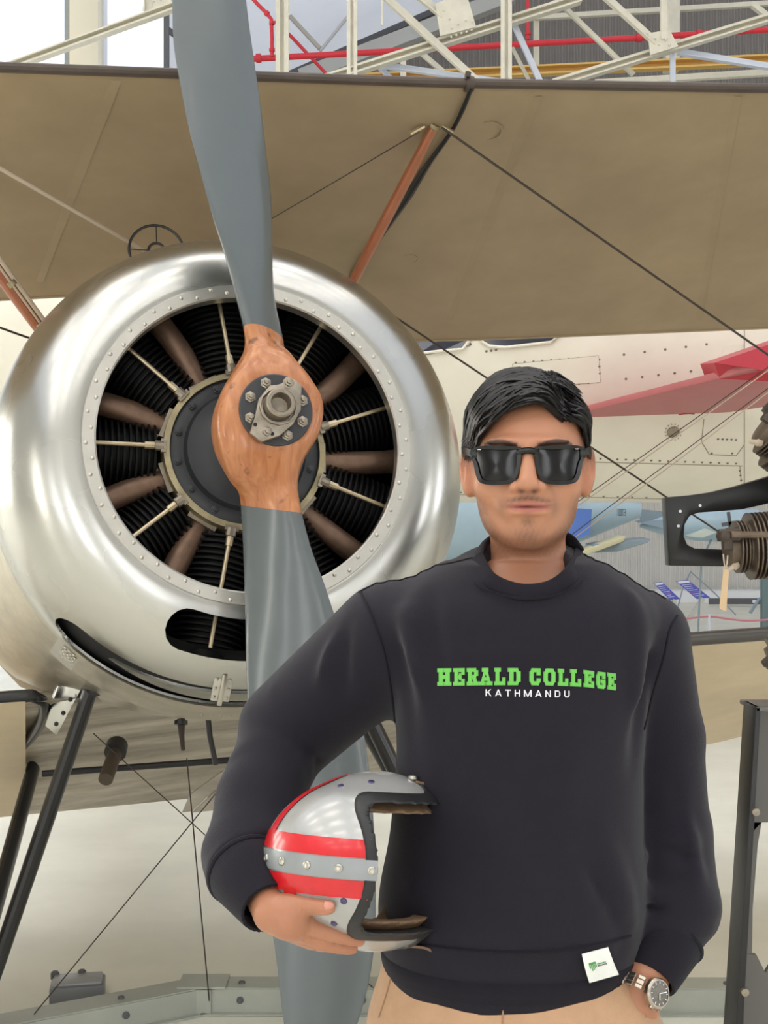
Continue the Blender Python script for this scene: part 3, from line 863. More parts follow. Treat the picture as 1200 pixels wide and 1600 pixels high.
oval_strut('cabane_strut', st0, st1, .034, .06, M_strut, .8)
MB().tube([st0 + (st0 - st1).normalized() * .012, st0 - (st0 - st1).normalized() * .035], .016, 10).build('strut_socket', M_brass, plane)
oval_strut('cabane_strut', P(-160, 205, 3.55), P(100, 562, 3.95), .05, .075, M_strut, .85)
MB().tube([P(-120, 240, 3.5), P(90, 530, 3.88)], .007, 8).build('control_tube', M_wire2, plane)
MB().tube([P(-128, 242, 3.5), P(84, 534, 3.88)], .004, 8).build('control_tube', M_wire2, plane)
for x, y in ((18, 443), (64, 508)):
    MB().lathe(P(x, y, 3.72 if y < 480 else 3.83) - Vector((.004, 0, -.006)), (.58, .3, -.75), [(0, .009), (0, .014), (.016, .014), (.016, .009)], 12).build('tube_clip', M_brass, plane)
for sx, e in ((-1, (648, 206)), (1, (702, 204))):
    p0 = under(677 + 14 * sx, 196) + Vector((0, -.01, -.006)); p1 = P(*e, p0.y)
    MB().tube([p0, p1 + Vector((sx * .012, 0, -.006))], .0065, 8).build('turnbuckle', M_rod, plane)

# rigging wires
def wire(a, Ya, b, Yb, r=.0016, m=M_wire, name='rigging_wire'):
    p0, p1 = P(*a, Ya), P(*b, Yb); mid = (p0 + p1) / 2
    MB().tube([p0, mid + Vector((0, 0, -.001)), p1], r, 6).build(name, m, plane)
wire((690, 199), 3.62, (1290, 617), 4.0, .0035)
wire((655, 206), 3.6, (424, 342), 4.1, .0016)
wire((600, 484), 3.9, (1300, 948), 4.3, .0032)
wire((-30, 246), 3.35, (262, 412), 3.9, .0055, M_wire2)
wire((-30, 501), 3.7, (80, 540), 4.0, .0035)
wire((880, 807), 3.9, (1260, 536), 3.5, .0016, M_wire2)
wire((880, 800), 3.9, (1260, 531), 3.5, .0013)
wire((890, 846), 3.9, (1260, 568), 3.5, .0016, M_wire2)
wire((890, 838), 3.9, (1260, 562), 3.5, .0013)
wire((146, 1146), 3.7, (470, 1440), 4.1, .0018)
wire((20, 1625), 3.75, (470, 1078), 3.9, .0020)
wire((292, 1185), 3.8, (334, 1640), 4.0, .0022)
wire((440, 1420), 3.9, (620, 1575), 4.0, .0020)
wire((-20, 985), 3.6, (128, 1052), 3.75, .0022, M_rod)
wire((-20, 992), 3.6, (120, 1060), 3.75, .0022, M_rod)

# ring gunsight in front of the wing, above the cowling
gs = empty('ring_sight', P(245, 388, 3.75)); gs.parent = plane; gs.matrix_parent_inverse = Matrix.Translation(-wloc(plane))
gc = P(245, 392, 3.75)
def torus(c, ax, R_, r, n=40):
    c = Vector(c); ax = Vector(ax).normalized(); x = ax.orthogonal().normalized(); y = ax.cross(x)
    rows = []
    for k in range(n + 1):
        a = 2 * math.pi * k / n; d = x * math.cos(a) + y * math.sin(a)
        rows.append([c + d * (R_ + r * math.cos(b)) + ax * r * math.sin(b) for b in np.linspace(0, 2 * math.pi, 8, endpoint=False)])
    return MB().rows(rows, True)
torus(gc, AX, .080, .0042).build('outer_ring', M_gear, gs); torus(gc, AX, .024, .0042, 24).build('inner_ring', M_gear, gs)
for k in range(4):
    d = AR * math.cos(k * math.pi / 2) + AU * math.sin(k * math.pi / 2)
    MB().tube([gc + d * .02, gc + d * .08], .0016, 6).build('spoke', M_gear, gs)
MB().tube([gc - AU * .08, gc - AU * .35], .006, 8).build('stalk', M_gear, gs)

# --- lower wings and belly
def low(px0, px1, n):
    out = []
    for px in np.linspace(px0, px1, n):
        yl = np.interp(px, [-900, 0, 600, 1060, 1200, 2400], [1150, 1090, 1040, 1000, 990, 930]); yt = np.interp(px, [-900, 0, 600, 1100, 1200, 2400], [1365, 1277, 1218, 1166, 1140, 1040])
        out.append((P(px, yl, span_Y(px, 3.72, 400, D(10))), P(px, yt, span_Y(px, 5.0, 400, D(10)))))
    return out
LR = low(760, 2400, 41); LLf = low(-900, 40, 25)
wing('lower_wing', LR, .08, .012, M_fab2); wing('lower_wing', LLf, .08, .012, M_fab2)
M_le2 = mat('dark_glossy_edge', (84, 80, 76), .25)
MB().tube([le for le, te in LR], .022, 12).build('leading_edge', M_le2, plane)
MB().tube(smooth_path([le for le, te in LLf][::3] + [P(52, 1089, 3.62), P(68, 1098, 3.66), P(66, 1125, 3.8), P(45, 1155, 4.0), P(10, 1188, 4.25)], 4), .017, 12).build('leading_edge', M_gear, plane)
mid = low(40, 760, 26)
def belly():
    rows = []
    for i, (le, te) in enumerate(mid):
        a = le + Vector((0, .0, -.02)); r = []
        for k in range(14):
            t = k / 13; r.append(a + (te - a) * t + Vector((0, 0, .05 * math.sin(math.pi * t))))
        for k in range(13, -1, -1):
            t = k / 13; r.append(a + (te - a) * t + Vector((0, 0, .05 * math.sin(math.pi * t) + .10 * min(1, 4 * t))))
        rows.append(r)
    return MB().rows(rows, True)
belly().build('belly_panel', M_belly, plane)
# aluminium belly fairing plates just behind the band, with louvre slots
fp = empty('corner_fairing', P(100, 1080, 3.6)); fp.parent = plane; fp.matrix_parent_inverse = Matrix.Translation(-wloc(plane))
MB().prism([P(112, 1030, 3.62), P(135, 1062, 3.62), P(88, 1150, 3.66), P(70, 1134, 3.68), P(92, 1066, 3.66)], (-.01, .03, .01)).build('plate', M_alu, fp, bevel=.003)
for x, y in ((121, 1070), (110, 1093), (99, 1114), (88, 1131)):
    MB().lathe(P(x, y, 3.615), (.5, -1, .1), [(0, .007), (.003, .006), (.004, .0003)], 10).build('louvre', M_gear, fp)
MB().prism([P(134, 1006, 3.58), P(150, 1014, 3.58), P(132, 1050, 3.6), P(116, 1040, 3.6)], (0, .01, .0)).build('plate', M_alu2, fp, bevel=.003)
MB().tube([P(66, 1209, 4.2), P(380, 1186, 4.3)], .011, 10).build('spreader_bar', M_gear, plane)
MB().tube([P(183, 1168, 3.95), P(165, 1218, 3.8)], .022, 14).build('exhaust_stub', mat('brown_stub', (82, 70, 58), .5), plane)
MB().tube([P(183, 1165, 3.96), P(180, 1176, 3.92)], .034, 14).build('exhaust_collar', M_gear, plane)
MB().tube([P(283, 1124, 3.8), P(284, 1150, 3.78), P(286, 1172, 3.76)], [.013, .008, .006], 10).build('drain_pipe', M_wire, plane)
MB().tube([P(322, 1072, 3.6), P(324, 1110, 3.62), P(328, 1150, 3.68), P(337, 1194, 3.7)], .008, 10).build('drain_pipe', M_gear, plane)
MB().lathe(P(283, 1126, 3.79), (0, -.3, -1), [(0, .02), (.012, .02), (.014, .0003)], 16).build('drain_boss', M_gear, plane)
for poly in ([(284, 1270), (296, 1242), (346, 1206), (380, 1192), (340, 1230), (300, 1268)], [(300, 1270), (345, 1228), (400, 1192), (400, 1260)]):
    MB().prism([P(x, y, 4.35) for x, y in poly], (0, .03, 0)).build('belly_step', M_belly, plane, bevel=.003)

# --- undercarriage
def leg(a, Ya, b, Yb, w=.046): oval_strut('gear_strut', P(*a, Ya), P(*b, Yb), w, w * 1.5, M_gear, .92)
leg((146, 1064), 3.62, (-22, 1560), 3.62); leg((52, 1200), 4.35, (-22, 1470), 3.75)
leg((558, 1080), 3.75, (770, 1520), 3.85, .05); leg((560, 1120), 4.3, (770, 1490), 4.0)
MB().tube([P(146, 1060, 3.60), P(146, 1078, 3.62)], .032, 12).build('strut_socket', M_gear, plane)
MB().tube([P(172, 1072, 3.62), P(158, 1076, 3.60)], .014, 10).build('socket_bolt', M_gear, plane)
def wheel(c, ax):
    wr = empty('wheel', c); wr.parent = plane; wr.matrix_parent_inverse = Matrix.Translation(-wloc(plane))
    MB().lathe(c, ax, [(.045 * math.cos(a), .30 + .045 * math.sin(a)) for a in np.linspace(0, 2 * math.pi, 17)], 48).build('tyre', M_tyre, wr)
    MB().lathe(c, ax, [(-.03, .265), (-.05, .05), (-.05, .0005)], 40).build('disc_cover', M_fab, wr); MB().lathe(c, ax, [(.03, .265), (.05, .05), (.05, .0005)], 40).build('disc_cover', M_fab, wr)
wc0 = Vector((-1.36, 3.62, .345)); wc1 = Vector((.52, 4.05, .345)); wax = (wc1 - wc0).normalized()
wheel(wc0, wax); wheel(wc1, wax)
MB().tube([wc0 + wax * .03, wc0 + wax * .16], .02, 12).build('stub_axle', M_gear, plane); MB().tube([wc1 - wax * .03, wc1 - wax * .16], .02, 12).build('stub_axle', M_gear, plane)
# ================================================================== the visitor
M_skin = attr_mat('skin', 0.42, 0.45, sss=0.12, bump=0.06, bscale=420)
M_hair = mat('black_hair', (27, 22, 21), 0.38, var=0.35, vscale=90, rgb2=(13, 11, 11), spec=.4)
def cloth(name, rgb, weave=900, bump=.25, sheen=.35, var=.06):
    return mat(name, rgb, 0.85, var=var, vscale=40, bump=bump, bscale=weave, sheen=sheen, spec=.2)
M_navy = cloth('navy_fleece', (32, 29, 39), sheen=.14)
M_rib = cloth('navy_ribbing', (29, 27, 36), sheen=.06)
M_seam = cloth('navy_seam', (24, 22, 31), sheen=.05)
M_chino = cloth('beige_chino', (196, 158, 126), 700, .12, .15)

person = empty('person', (.17, 1.66, 0), 'person in navy sweatshirt, dark sunglasses and beige trousers holding a helmet under one arm', 'person')

HO = P(824, 735, 1.65)                                    # middle of the head, ear height
HT = D(6.0); HCo, HSi = math.cos(HT), math.sin(HT)              # head turned a little towards the viewer
def head_uvw(p): return (p[0] - HO.x) * HCo - (p[1] - HO.y) * HSi, p[2] - HO.z, -(p[0] - HO.x) * HSi - (p[1] - HO.y) * HCo
def grid(*axes): return [a.astype(np.float64) for a in axes]
def mesh3(xs, ys, zs): return (xs[:, None, None], ys[None, :, None], zs[None, None, :])
def axis(*segs):
    out = []
    for a, b, h in segs:
        n = max(1, round((b - a) / h)); out += list(a + (b - a) * np.arange(n) / n)
    return np.array(out + [segs[-1][1]])

# ---------------------------------------------------------------- helmet first (the hand is closed on it)
HCn = P(571, 1344, 1.57)
tl = D(9.0); ya = D(30)
hu = Vector((-math.cos(ya) * math.cos(tl), -math.sin(ya), math.cos(ya) * math.sin(tl))).normalized()      # towards the crown
hl = Vector((math.sin(tl), 0, math.cos(tl))); hl = (hl - hu * hl.dot(hu)).normalized()                     # sideways (up in the photo)
hf = hl.cross(hu).normalized()
if hf.y > 0: hf = -hf
rl = D(11); hl, hf = (hl * math.cos(rl) - hf * math.sin(rl)), (hf * math.cos(rl) + hl * math.sin(rl))
                                                                                      # wearer's forward
def hpt(h, l, f): return HCn + hu * h + hl * l + hf * f
def hel_sdf(p):
    q = [p[i] - HCn[i] for i in range(3)]
    h = sum(q[i] * hu[i] for i in range(3)); l = sum(q[i] * hl[i] for i in range(3)); f = sum(q[i] * hf[i] for i in range(3))
    o = d_ell((h, l, f), (0, 0, 0), (.126, .099, .125))
    for s in (1, -1):
        o = smin(o, d_ell((h, l, f), (-.022, .070 * s, -.005), (.062, .036, .06)), .022)      # ear bulges
    shell = np.maximum(o, -(o + .013))
    shell = np.maximum(shell, -(h + .058))                       # neck edge
    # face opening: brow line above, cheek edges at the sides
    bx = np.maximum(np.maximum(np.abs(l) - .076, h - .054), -(f - .012))
    r = .022
    bx2 = np.sqrt(np.maximum(np.abs(l) - .076 + r, 0) ** 2 + np.maximum(h - .054 + r, 0) ** 2 + np.maximum(-(f - .012) + r, 0) ** 2) - r + np.minimum(np.maximum(np.maximum(np.abs(l) - .076 + r, h - .054 + r), -(f - .012) + r), 0)
    shell = smax(shell, -bx2, .003)
    # the nape is cut high
    bk = np.maximum(h - .012, f + .045)
    return np.maximum(shell, -bk), o, h, l, f, bx2
def sdf_object(fn, lo, hi, step, name, m, parent, it=1):
    xs, ys, zs = [np.arange(lo[i], hi[i] + step, step) for i in range(3)]
    V, Fq = net(fn(mesh3(xs, ys, zs)), xs, ys, zs)
    V = relax(V, Fq, it, .4) if it else V
    return put(quad_mesh(name, V, Fq), name, m, parent), V, Fq
M_hel = mat('silver_helmet_paint', (178, 178, 176), 0.26, var=.05, vscale=14, coat=.5, metal=.25)
M_htape = mat('red_tape', (214, 30, 40), 0.28, coat=.4, var=.06, vscale=60)
M_hstrip = mat('grey_strip', (150, 154, 156), 0.35, metal=.2)
M_hrub = mat('black_rubber_trim', (34, 34, 36), 0.45)
M_leather = mat('brown_leather', (122, 96, 72), 0.6, var=.25, vscale=40, bump=.2, bscale=200)
helmet = empty('helmet', (HCn.x, HCn.y, HCn.z - .1), 'silver open-face helmet with red stripes held under the person\'s arm', 'helmet')
lo = HCn - Vector((.16, .16, .16)); hi = HCn + Vector((.16, .16, .16))
hs, HV, HF = sdf_object(lambda p: hel_sdf(p)[0], lo, hi, .0032, 'shell', M_hel, helmet, 2)
HB = BVHTree.FromPolygons([tuple(v) for v in HV], [tuple(f) for f in HF])
def on_shell(h, l, f, off=.0008):
    d = (hpt(h, l, f) - HCn).normalized(); hit = HB.ray_cast(HCn + d * .3, -d)
    if hit[0] is not None and (hit[0] - HCn).dot(d) > .07: return hit[0] + d * off
    q = Vector((d.dot(hu) / .126, d.dot(hl) / .099, d.dot(hf) / .125)); return HCn + d * (1 / q.length + .004)     # over the rubber trim
# leather lining a little inside the shell
def lining(p):
    s, o, h, l, f, bx = hel_sdf(p)
    a = np.maximum(o + .011, -(o + .024)); a = np.maximum(a, -(h + .064)); a = np.maximum(a, -np.maximum(np.maximum(np.abs(l) - .061, h - .050), -(f - .004)))
    return np.maximum(a, -np.maximum(h - .004, f + .04))
sdf_object(lining, lo, hi, .004, 'lining', M_leather, helmet, 2)
# rubber trim round the rim: where the shell ends
def trim(p):
    s, o, h, l, f, bx = hel_sdf(p)
    band = np.abs(bx - .003) - .0062
    t = np.maximum(np.maximum(o - .0035, -(o + .0165)), band)
    nk = np.maximum(np.maximum(np.maximum(o - .003, -(o + .016)), np.abs(h + .056) - .008), -(bx - .004))
    t = np.minimum(np.maximum(t, -(h + .066)), np.maximum(nk, -(f + .03) ))
    return np.maximum(t, -np.maximum(h - .012, f + .045))
sdf_object(trim, lo, hi, .0032, 'rubber_trim', M_hrub, helmet, 2)
def shell_band(path, half, across, name, m, off=.0009, n=5):
    """strip of tape lying on the shell: path = directions (h,l,f), half width, across = widening direction"""
    rows = []
    for q in path:
        r = []
        for k in range(n):
            t = -1 + 2 * k / (n - 1); z = [q[i] + across[i] * half * t for i in range(3)]
            p = on_shell(*z, off(q) if callable(off) else off)
            r.append(p)
        if all(x is not None for x in r): rows.append(r)
    return MB().rows(rows).build(name, m, helmet)
def meridian(l, a0, a1, n=30):
    """brow edge (a0) over the crown (a1); angle from forward"""
    return [(.12 * math.sin(a), l, .12 * math.cos(a)) for a in np.linspace(D(a0), D(a1), n)]
shell_band(meridian(.0225, 28, 150), .0105, (0, 1, 0), 'red_stripe', M_htape)
shell_band(meridian(-.0225, 28, 150), .0105, (0, 1, 0), 'red_stripe', M_htape)
shell_band(meridian(0, 24, 150), .0105, (0, 1, 0), 'centre_strip', M_hstrip, off=lambda q: float(np.interp(math.degrees(math.atan2(q[0], q[2])), [30, 42], [.0044, .0016])))
for a in (27, 44, 62, 80, 98):
    p = on_shell(.12 * math.sin(D(a)), 0, .12 * math.cos(D(a)), .0044 if a < 35 else .0016); n_ = (p - HCn).normalized()
    MB().lathe(p, n_, [(0, .0052), (.0012, .0048), (.002, .003), (.0012, .0022), (.001, .0002)], 12).build('snap_stud', M_rivet, helmet)
side = [(.115 * math.cos(b), .0225 + .095 * math.sin(b), -.022) for b in np.linspace(.06, 1.35, 20)]
shell_band(side, .0105, (0, 0, 1), 'red_stripe', M_htape, off=.0013)
side = [(.115 * math.cos(b), -.0225 - .095 * math.sin(b), .028) for b in np.linspace(.06, 1.35, 20)]
shell_band(side, .0105, (0, 0, 1), 'red_stripe', M_htape, off=.0013)
M_stud = mat('violet_stud', (92, 84, 122), .3, metal=.6)
def cam_hit(bvh, px, py):
    o = Vector((0, 0, CZ)); d = (P(px, py, 1) - o).normalized(); h = bvh.ray_cast(o, d); return h[0], h[1]
for px, py in ((562, 1263), (537, 1408), (522, 1443), (532, 1228), (580, 1222)):
    p, n_ = cam_hit(HB, px, py)
    if p is not None: MB().lathe(p, n_ if n_.y < 0 else -n_, [(0, .0042), (.0014, .0036), (.002, .0003)], 10).build('stud', M_stud, helmet)
# chin strap with its buckle on the upper cheek flap
s0 = hpt(-.045, .098, .028); s1 = hpt(-.075, .092, .035); s2 = hpt(-.092, .075, .04); s3 = hpt(-.085, .062, .042)
def flat_strap(pts, w, t, across, name, m, parent):
    pts = smooth_path(pts, 6); rows = []
    for i, p in enumerate(pts):
        tg = (pts[min(i + 1, len(pts) - 1)] - pts[max(i - 1, 0)]).normalized(); b = (Vector(across) - tg * Vector(across).dot(tg)).normalized(); n_ = tg.cross(b)
        rows.append([p + b * w / 2 + n_ * t / 2, p + b * w / 2 - n_ * t / 2, p - b * w / 2 - n_ * t / 2, p - b * w / 2 + n_ * t / 2])
    mb = MB().rows(rows, True); mb.f += [(0, 1, 2, 3), tuple(len(mb.v) - 4 + k for k in range(4))]
    return mb.build(name, m, parent, smooth=False)
flat_strap([s0, s1, s2, s3], .02, .003, hf, 'chin_strap', M_leather, helmet)
torus(s3 + hf * .004, hf, .010, .0022, 24).build('buckle', M_rivet, helmet)
MB().lathe(s0 + hl * .003, hl, [(0, .007), (.004, .006), (.006, .0003)], 14).build('strap_stud', M_rivet, helmet)
flat_strap([hpt(-.045, -.098, .02), hpt(-.07, -.100, .028), hpt(-.085, -.108, .03), hpt(-.09, -.118, .028)], .02, .003, hf, 'chin_strap', M_leather, helmet)

# ---------------------------------------------------------------- body (skin), one continuous surface
SL = P(608, 1000, 1.69); EL = P(452, 1140, 1.75); F1 = P(404, 1250, 1.665); F2 = P(386, 1338, 1.60); CU0 = P(385, 1360, 1.57); CU1 = P(419, 1419, 1.505); WL = P(426, 1427, 1.492)
SR = P(1004, 1000, 1.69); B1 = P(1038, 1150, 1.70); B2 = P(1047, 1300, 1.70); B3 = P(1060, 1415, 1.67); WR = P(1008, 1530, 1.612)
HR = P(982, 1610, 1.605)
def hy(px, py, off):
    p, n_ = cam_hit(HB, px, py); return P(px, py, (p.y if p is not None else 1.50) - off)
T0 = hy(462, 1414, .008); T1 = hy(492, 1416, .008); T2 = hy(513, 1417, .0065)
K0 = hy(478, 1438, .006)
fing = []
I0 = P(474, 1442, K0.y); I1 = P(518, 1458, K0.y - .002); I2 = P(543, 1464, K0.y + .004); I3 = P(561, 1469, K0.y + .012)
fing.append(((I0, .0125), (I1, .0105), (I2, .0095), (I3, .008)))
fing.append(((P(466, 1452, K0.y + .012), .0125), (P(508, 1474, K0.y + .010), .0100), (P(534, 1479, K0.y + .016), .0092), (P(550, 1481, K0.y + .026), .008)))
fing.append(((P(458, 1456, K0.y + .026), .012), (P(500, 1474, K0.y + .030), .010), (P(524, 1477, K0.y + .040), .009), (P(534, 1476, K0.y + .052), .0078)))
fing.append(((P(450, 1456, K0.y + .040), .011), (P(486, 1473, K0.y + .046), .009), (P(504, 1475, K0.y + .054), .008), (P(512, 1474, K0.y + .064), .007)))

xs = axis((-.22, -.165, .011), (-.165, -.02, .0032), (-.02, .095, .010), (.095, .275, .0026), (.275, .42, .008))
ys = axis((1.40, 1.545, .0032), (1.545, 1.765, .0027), (1.765, 1.88, .009))
zs = axis((.03, .95, .014), (.95, 1.06, .0032), (1.06, 1.40, .010), (1.40, 1.72, .0026))
dist = np.full((len(xs), len(ys), len(zs)), .4)
def part_of(x0, x1, z0, z1):
    i0, i1 = np.searchsorted(xs, [x0, x1]); k0, k1 = np.searchsorted(zs, [z0, z1])
    sl = (slice(i0, i1), slice(None), slice(k0, k1)); return sl, (xs[i0:i1, None, None], ys[None, :, None], zs[None, None, k0:k1])
# head
sl, p = part_of(.06, .31, 1.33, 1.72); uvw = head_uvw(p)
h = d_ell(uvw, (0, .036, -.022), (.0735, .082, .094))
h = smin(h, d_ell(uvw, (0, -.012, .012), (.0665, .088, .076)), .03)
h = smin(h, d_ell(uvw, (0, -.052, .034), (.0445, .042, .046)), .026)
h = smin(h, d_ell(uvw, (0, -.0785, .061), (.0225, .016, .020)), .022)
for s in (-1, 1):
    h = smin(h, d_ell(uvw, (.040 * s, -.020, .058), (.026, .022, .022)), .022)             # cheekbones
    h = smin(h, d_ell(uvw, (.0395 * s, -.053, .0), (.014, .028, .03)), .022)                # jaw corner
    h = smax(h, -d_ell(uvw, (.031 * s, .013, .098), (.017, .010, .016)), .014)             # eye hollow
    h = smin(h, d_ell(uvw, (.031 * s, .012, .0745), (.0125, .0095, .0115)), .004)          # closed lids / eye
    h = smin(h, d_ell(uvw, (.028 * s, .031, .081), (.024, .006, .009)), .012)              # brow
h = smin(h, d_cone(uvw, (0, .024, .086), (0, -.018, .105), .0078, .0108), .010)            # bridge and tip of nose
h = smin(h, d_ell(uvw, (0, -.0215, .1045), (.0122, .0098, .0110)), .006)
for s in (-1, 1):
    h = smin(h, d_ell(uvw, (.0150 * s, -.0240, .094), (.0085, .0078, .0105)), .005)
    h = smax(h, -d_ell(uvw, (.0078 * s, -.0312, .1005), (.0048, .0036, .0065)), .003)
h = smin(h, d_ell(uvw, (0, -.046, .080), (.034, .020, .014)), .014)                         # mouth mound
h = smin(h, d_ell(uvw, (.0100, -.0445, .0915), (.0180, .0046, .0068)), .005)
h = smin(h, d_ell(uvw, (-.0100, -.0445, .0915), (.0180, .0046, .0068)), .005)
h = smin(h, d_ell(uvw, (0, -.0545, .0905), (.0230, .0060, .0078)), .005)
h = smax(h, -d_ell(uvw, (0, -.0490, .0985), (.0320, .0012, .009)), .003)                   # line between the lips
h = smax(h, -d_ell(uvw, (0, -.0660, .096), (.016, .0045, .008)), .008)                     # dip under the lip
h = smax(h, -d_ell(uvw, (0, -.0375, .102), (.0030, .006, .004)), .004)                     # philtrum
for s in (-1, 1):
    e = d_ell(uvw, (.0765 * s, .000, -.010), (.0090, .031, .0175))
    e = smin(e, d_ell(uvw, (.0735 * s, -.022, -.003), (.0075, .013, .010)), .008)
    e = smin(e, d_ell(uvw, (.0825 * s, .006, -.018), (.0050, .024, .013)), .006)
    e = smax(e, -d_ell(uvw, (.0845 * s, .002, -.003), (.0055, .016, .0085)), .004)
    h = smin(h, e, .006)
nk = d_cone(uvw, (0, -.050, -.028), (.002, -.165, -.036), .0465, .053)
h = smin(h, nk, .016)
for s in (-1, 1): h = smin(h, d_cone(uvw, (.03 * s, -.05, -.034), (.012 * s, -.150, .004), .010, .009), .012)
h = smin(h, d_ell(uvw, (.003, -.190, -.018), (.115, .05, .062)), .04)
dist[sl] = np.minimum(dist[sl], h)
# trunk, arms, legs (mostly under the clothes)
sl, p = part_of(-.25, .45, .5, 1.46)
t = smin(d_ell(p, (.176, 1.665, 1.25), (.135, .095, .21)), d_ell(p, (.167, 1.665, 1.0), (.135, .095, .17)), .06)
for a, b, ra, rb in ((SL, EL, .05, .042), (EL, F1, .04, .034), (F1, F2, .034, .029), (F2, WL, .028, .022), (SR, B1, .05, .046), (B1, B2, .045, .04), (B2, B3, .04, .034), (B3, WR, .034, .026)):
    t = smin(t, d_cone(p, a, b, ra, rb), .02)
t = smin(t, d_cone(p, WR, HR, .027, .03), .012)
t = smin(t, d_ell(p, (HR.x - .012, HR.y + .01, HR.z - .05), (.028, .02, .05)), .012)
dist[sl] = smin(dist[sl], t, .03)
sl, p = part_of(-.25, .02, .93, 1.09)
hnd = d_cone(p, WL, P(452, 1436, WL.y - .014), .0215, .0195)
hnd = smin(hnd, d_cone(p, P(446, 1432, WL.y - .014), K0, .0190, .0135), .012)
hnd = smin(hnd, d_cone(p, P(452, 1442, WL.y - .008), P(470, 1453, K0.y + .02), .0190, .0145), .012)
hnd = smin(hnd, d_cone(p, P(438, 1421, WL.y - .012), T0, .0165, .0122), .010)
th_ = np.minimum(d_cone(p, T0, T1, .0128, .0108), d_cone(p, T1, T2, .0108, .0098)); hnd = smin(hnd, th_, .006)
for ch in fing:
    c_ = None
    for (a, ra), (b, rb) in zip(ch[:-1], ch[1:]):
        q = d_cone(p, a, b, ra, rb); c_ = q if c_ is None else np.minimum(c_, q)
    hnd = smin(hnd, c_, .0018)
dist[sl] = smin(dist[sl], hnd, .006)
sl, p = part_of(-.1, .45, 0.0, 1.0)
lg = None
for s, kx in ((-1, .088), (1, .250)):
    q = np.minimum(d_cone(p, (kx, 1.665, .86), (kx + .005 * s, 1.655, .50), .085, .055), d_cone(p, (kx + .005 * s, 1.655, .50), (kx + .01 * s, 1.68, .10), .052, .036))
    lg = q if lg is None else np.minimum(lg, q)
dist[sl] = smin(dist[sl], lg, .03)
BVt, BFq = net(dist, xs, ys, zs)
BVt = relax(BVt, BFq, 2, .35)
body = put(quad_mesh('body', BVt, BFq), 'body', M_skin, person)
# skin colours: lips, stubble, brows, pinker fingertips, nail
u, v, w = head_uvw(BVt.T)
base = np.array(lin((192, 136, 106))); cols = np.tile(base, (len(BVt), 1))
def blend(mask, rgb):
    global cols
    cols = cols * (1 - mask[:, None]) + np.array(lin(rgb)) * mask[:, None]
def g(x, c, s): return np.exp(-((x - c) / s) ** 2)
nz_ = 0.75 + .25 * np.sin(u * 900 + np.sin(v * 700) * 2) * np.sin(v * 1100)
ins_head = (v > -.12) & (np.abs(u) < .1)
blend(ins_head * g(u, 0, .05) * g(v, .04, .025) * np.clip(w / .07, 0, 1) * .25, (186, 124, 94))
blend(ins_head * (g(u, .045, .02) + g(u, -.045, .02)) * g(v, -.02, .02) * .35, (208, 146, 112))
jawd = np.sqrt((u / .062) ** 2 + ((v + .04) / .062) ** 2)
stub = np.clip((jawd - .78) / .3, 0, 1) * np.clip((-.028 - v) / .025, 0, 1) * np.clip((v + .118) / .02, 0, 1) * np.clip((w + .015) / .04, 0, 1)
blend(ins_head * stub * .85 * nz_, (84, 64, 56))
mous = g(v, -.0370 - .22 * np.abs(u) , .0042) * np.clip(1 - (np.abs(u) / .031) ** 4, 0, 1) * (w > .06)
blend(ins_head * mous * .8 * nz_, (76, 56, 50))
corner = (g(u, .032, .006) + g(u, -.032, .006)) * g(v, -.047, .010) * (w > .05)
blend(ins_head * corner * .45, (96, 68, 58))
blend(ins_head * g(u, 0, .008) * g(v, -.0665, .006) * (w > .06) * .7 * nz_, (78, 58, 50))
blend(ins_head * g(u, 0, .022) * g(v, -.086, .012) * (w > .045) * .7 * nz_, (82, 62, 55))
lip = np.clip(1.25 - (u / .028) ** 2, 0, 1) * np.clip((.0082 * (1.1 - np.abs(u) / .05) - np.abs(v + .0492)) / .0028, 0, 1) * (w > .07)
blend(ins_head * lip * .78, (178, 108, 100))
blend(ins_head * (g(u, .0078, .0042) + g(u, -.0078, .0042)) * g(v, -.0305, .0028) * (w > .085) * .85, (70, 40, 34))  # nostril shadow painted into the skin colour
blend(ins_head * np.clip(1 - (u / .031) ** 2, 0, 1) * g(v, -.0490, .0012) * (w > .07) * .7, (96, 52, 48))
for s in (-1, 1):
    uu = u * s
    brow = np.clip((.0048 - np.abs(v - (.0245 + .006 * np.sin(np.clip((uu - .012) / .042, 0, 1) * 2.6)))) / .002, 0, 1) * (uu > .012) * (uu < .055) * (w > .04)
    blend(ins_head * brow * .9, (34, 26, 24))
    fade = np.clip((uu - .060) / .010, 0, 1) * np.clip((v + .005) / .02, 0, 1) * np.clip((.045 - w) / .02, 0, 1) * np.clip((w + .03) / .02, 0, 1)
    blend(ins_head * fade * .75 * nz_, (44, 36, 34))
    blend(ins_head * g(uu, .079, .012) * g(v, 0, .035) * (w < .02) * .4, (196, 122, 92))
tipc = np.zeros(len(BVt))
for c_, rr in ((T2, .016), (fing[0][3][0], .014), (fing[1][3][0], .013)):
    d_ = np.linalg.norm(BVt - np.array(c_), axis=1); tipc = np.maximum(tipc, np.clip(1 - d_ / rr, 0, 1))
blend(np.clip(tipc * 1.3, 0, 1) * .6, (226, 150, 128))
blend(np.clip((1.15 - BVt[:, 2]) / .02, 0, 1) * .45, (166, 110, 82))
set_tint(body, cols)
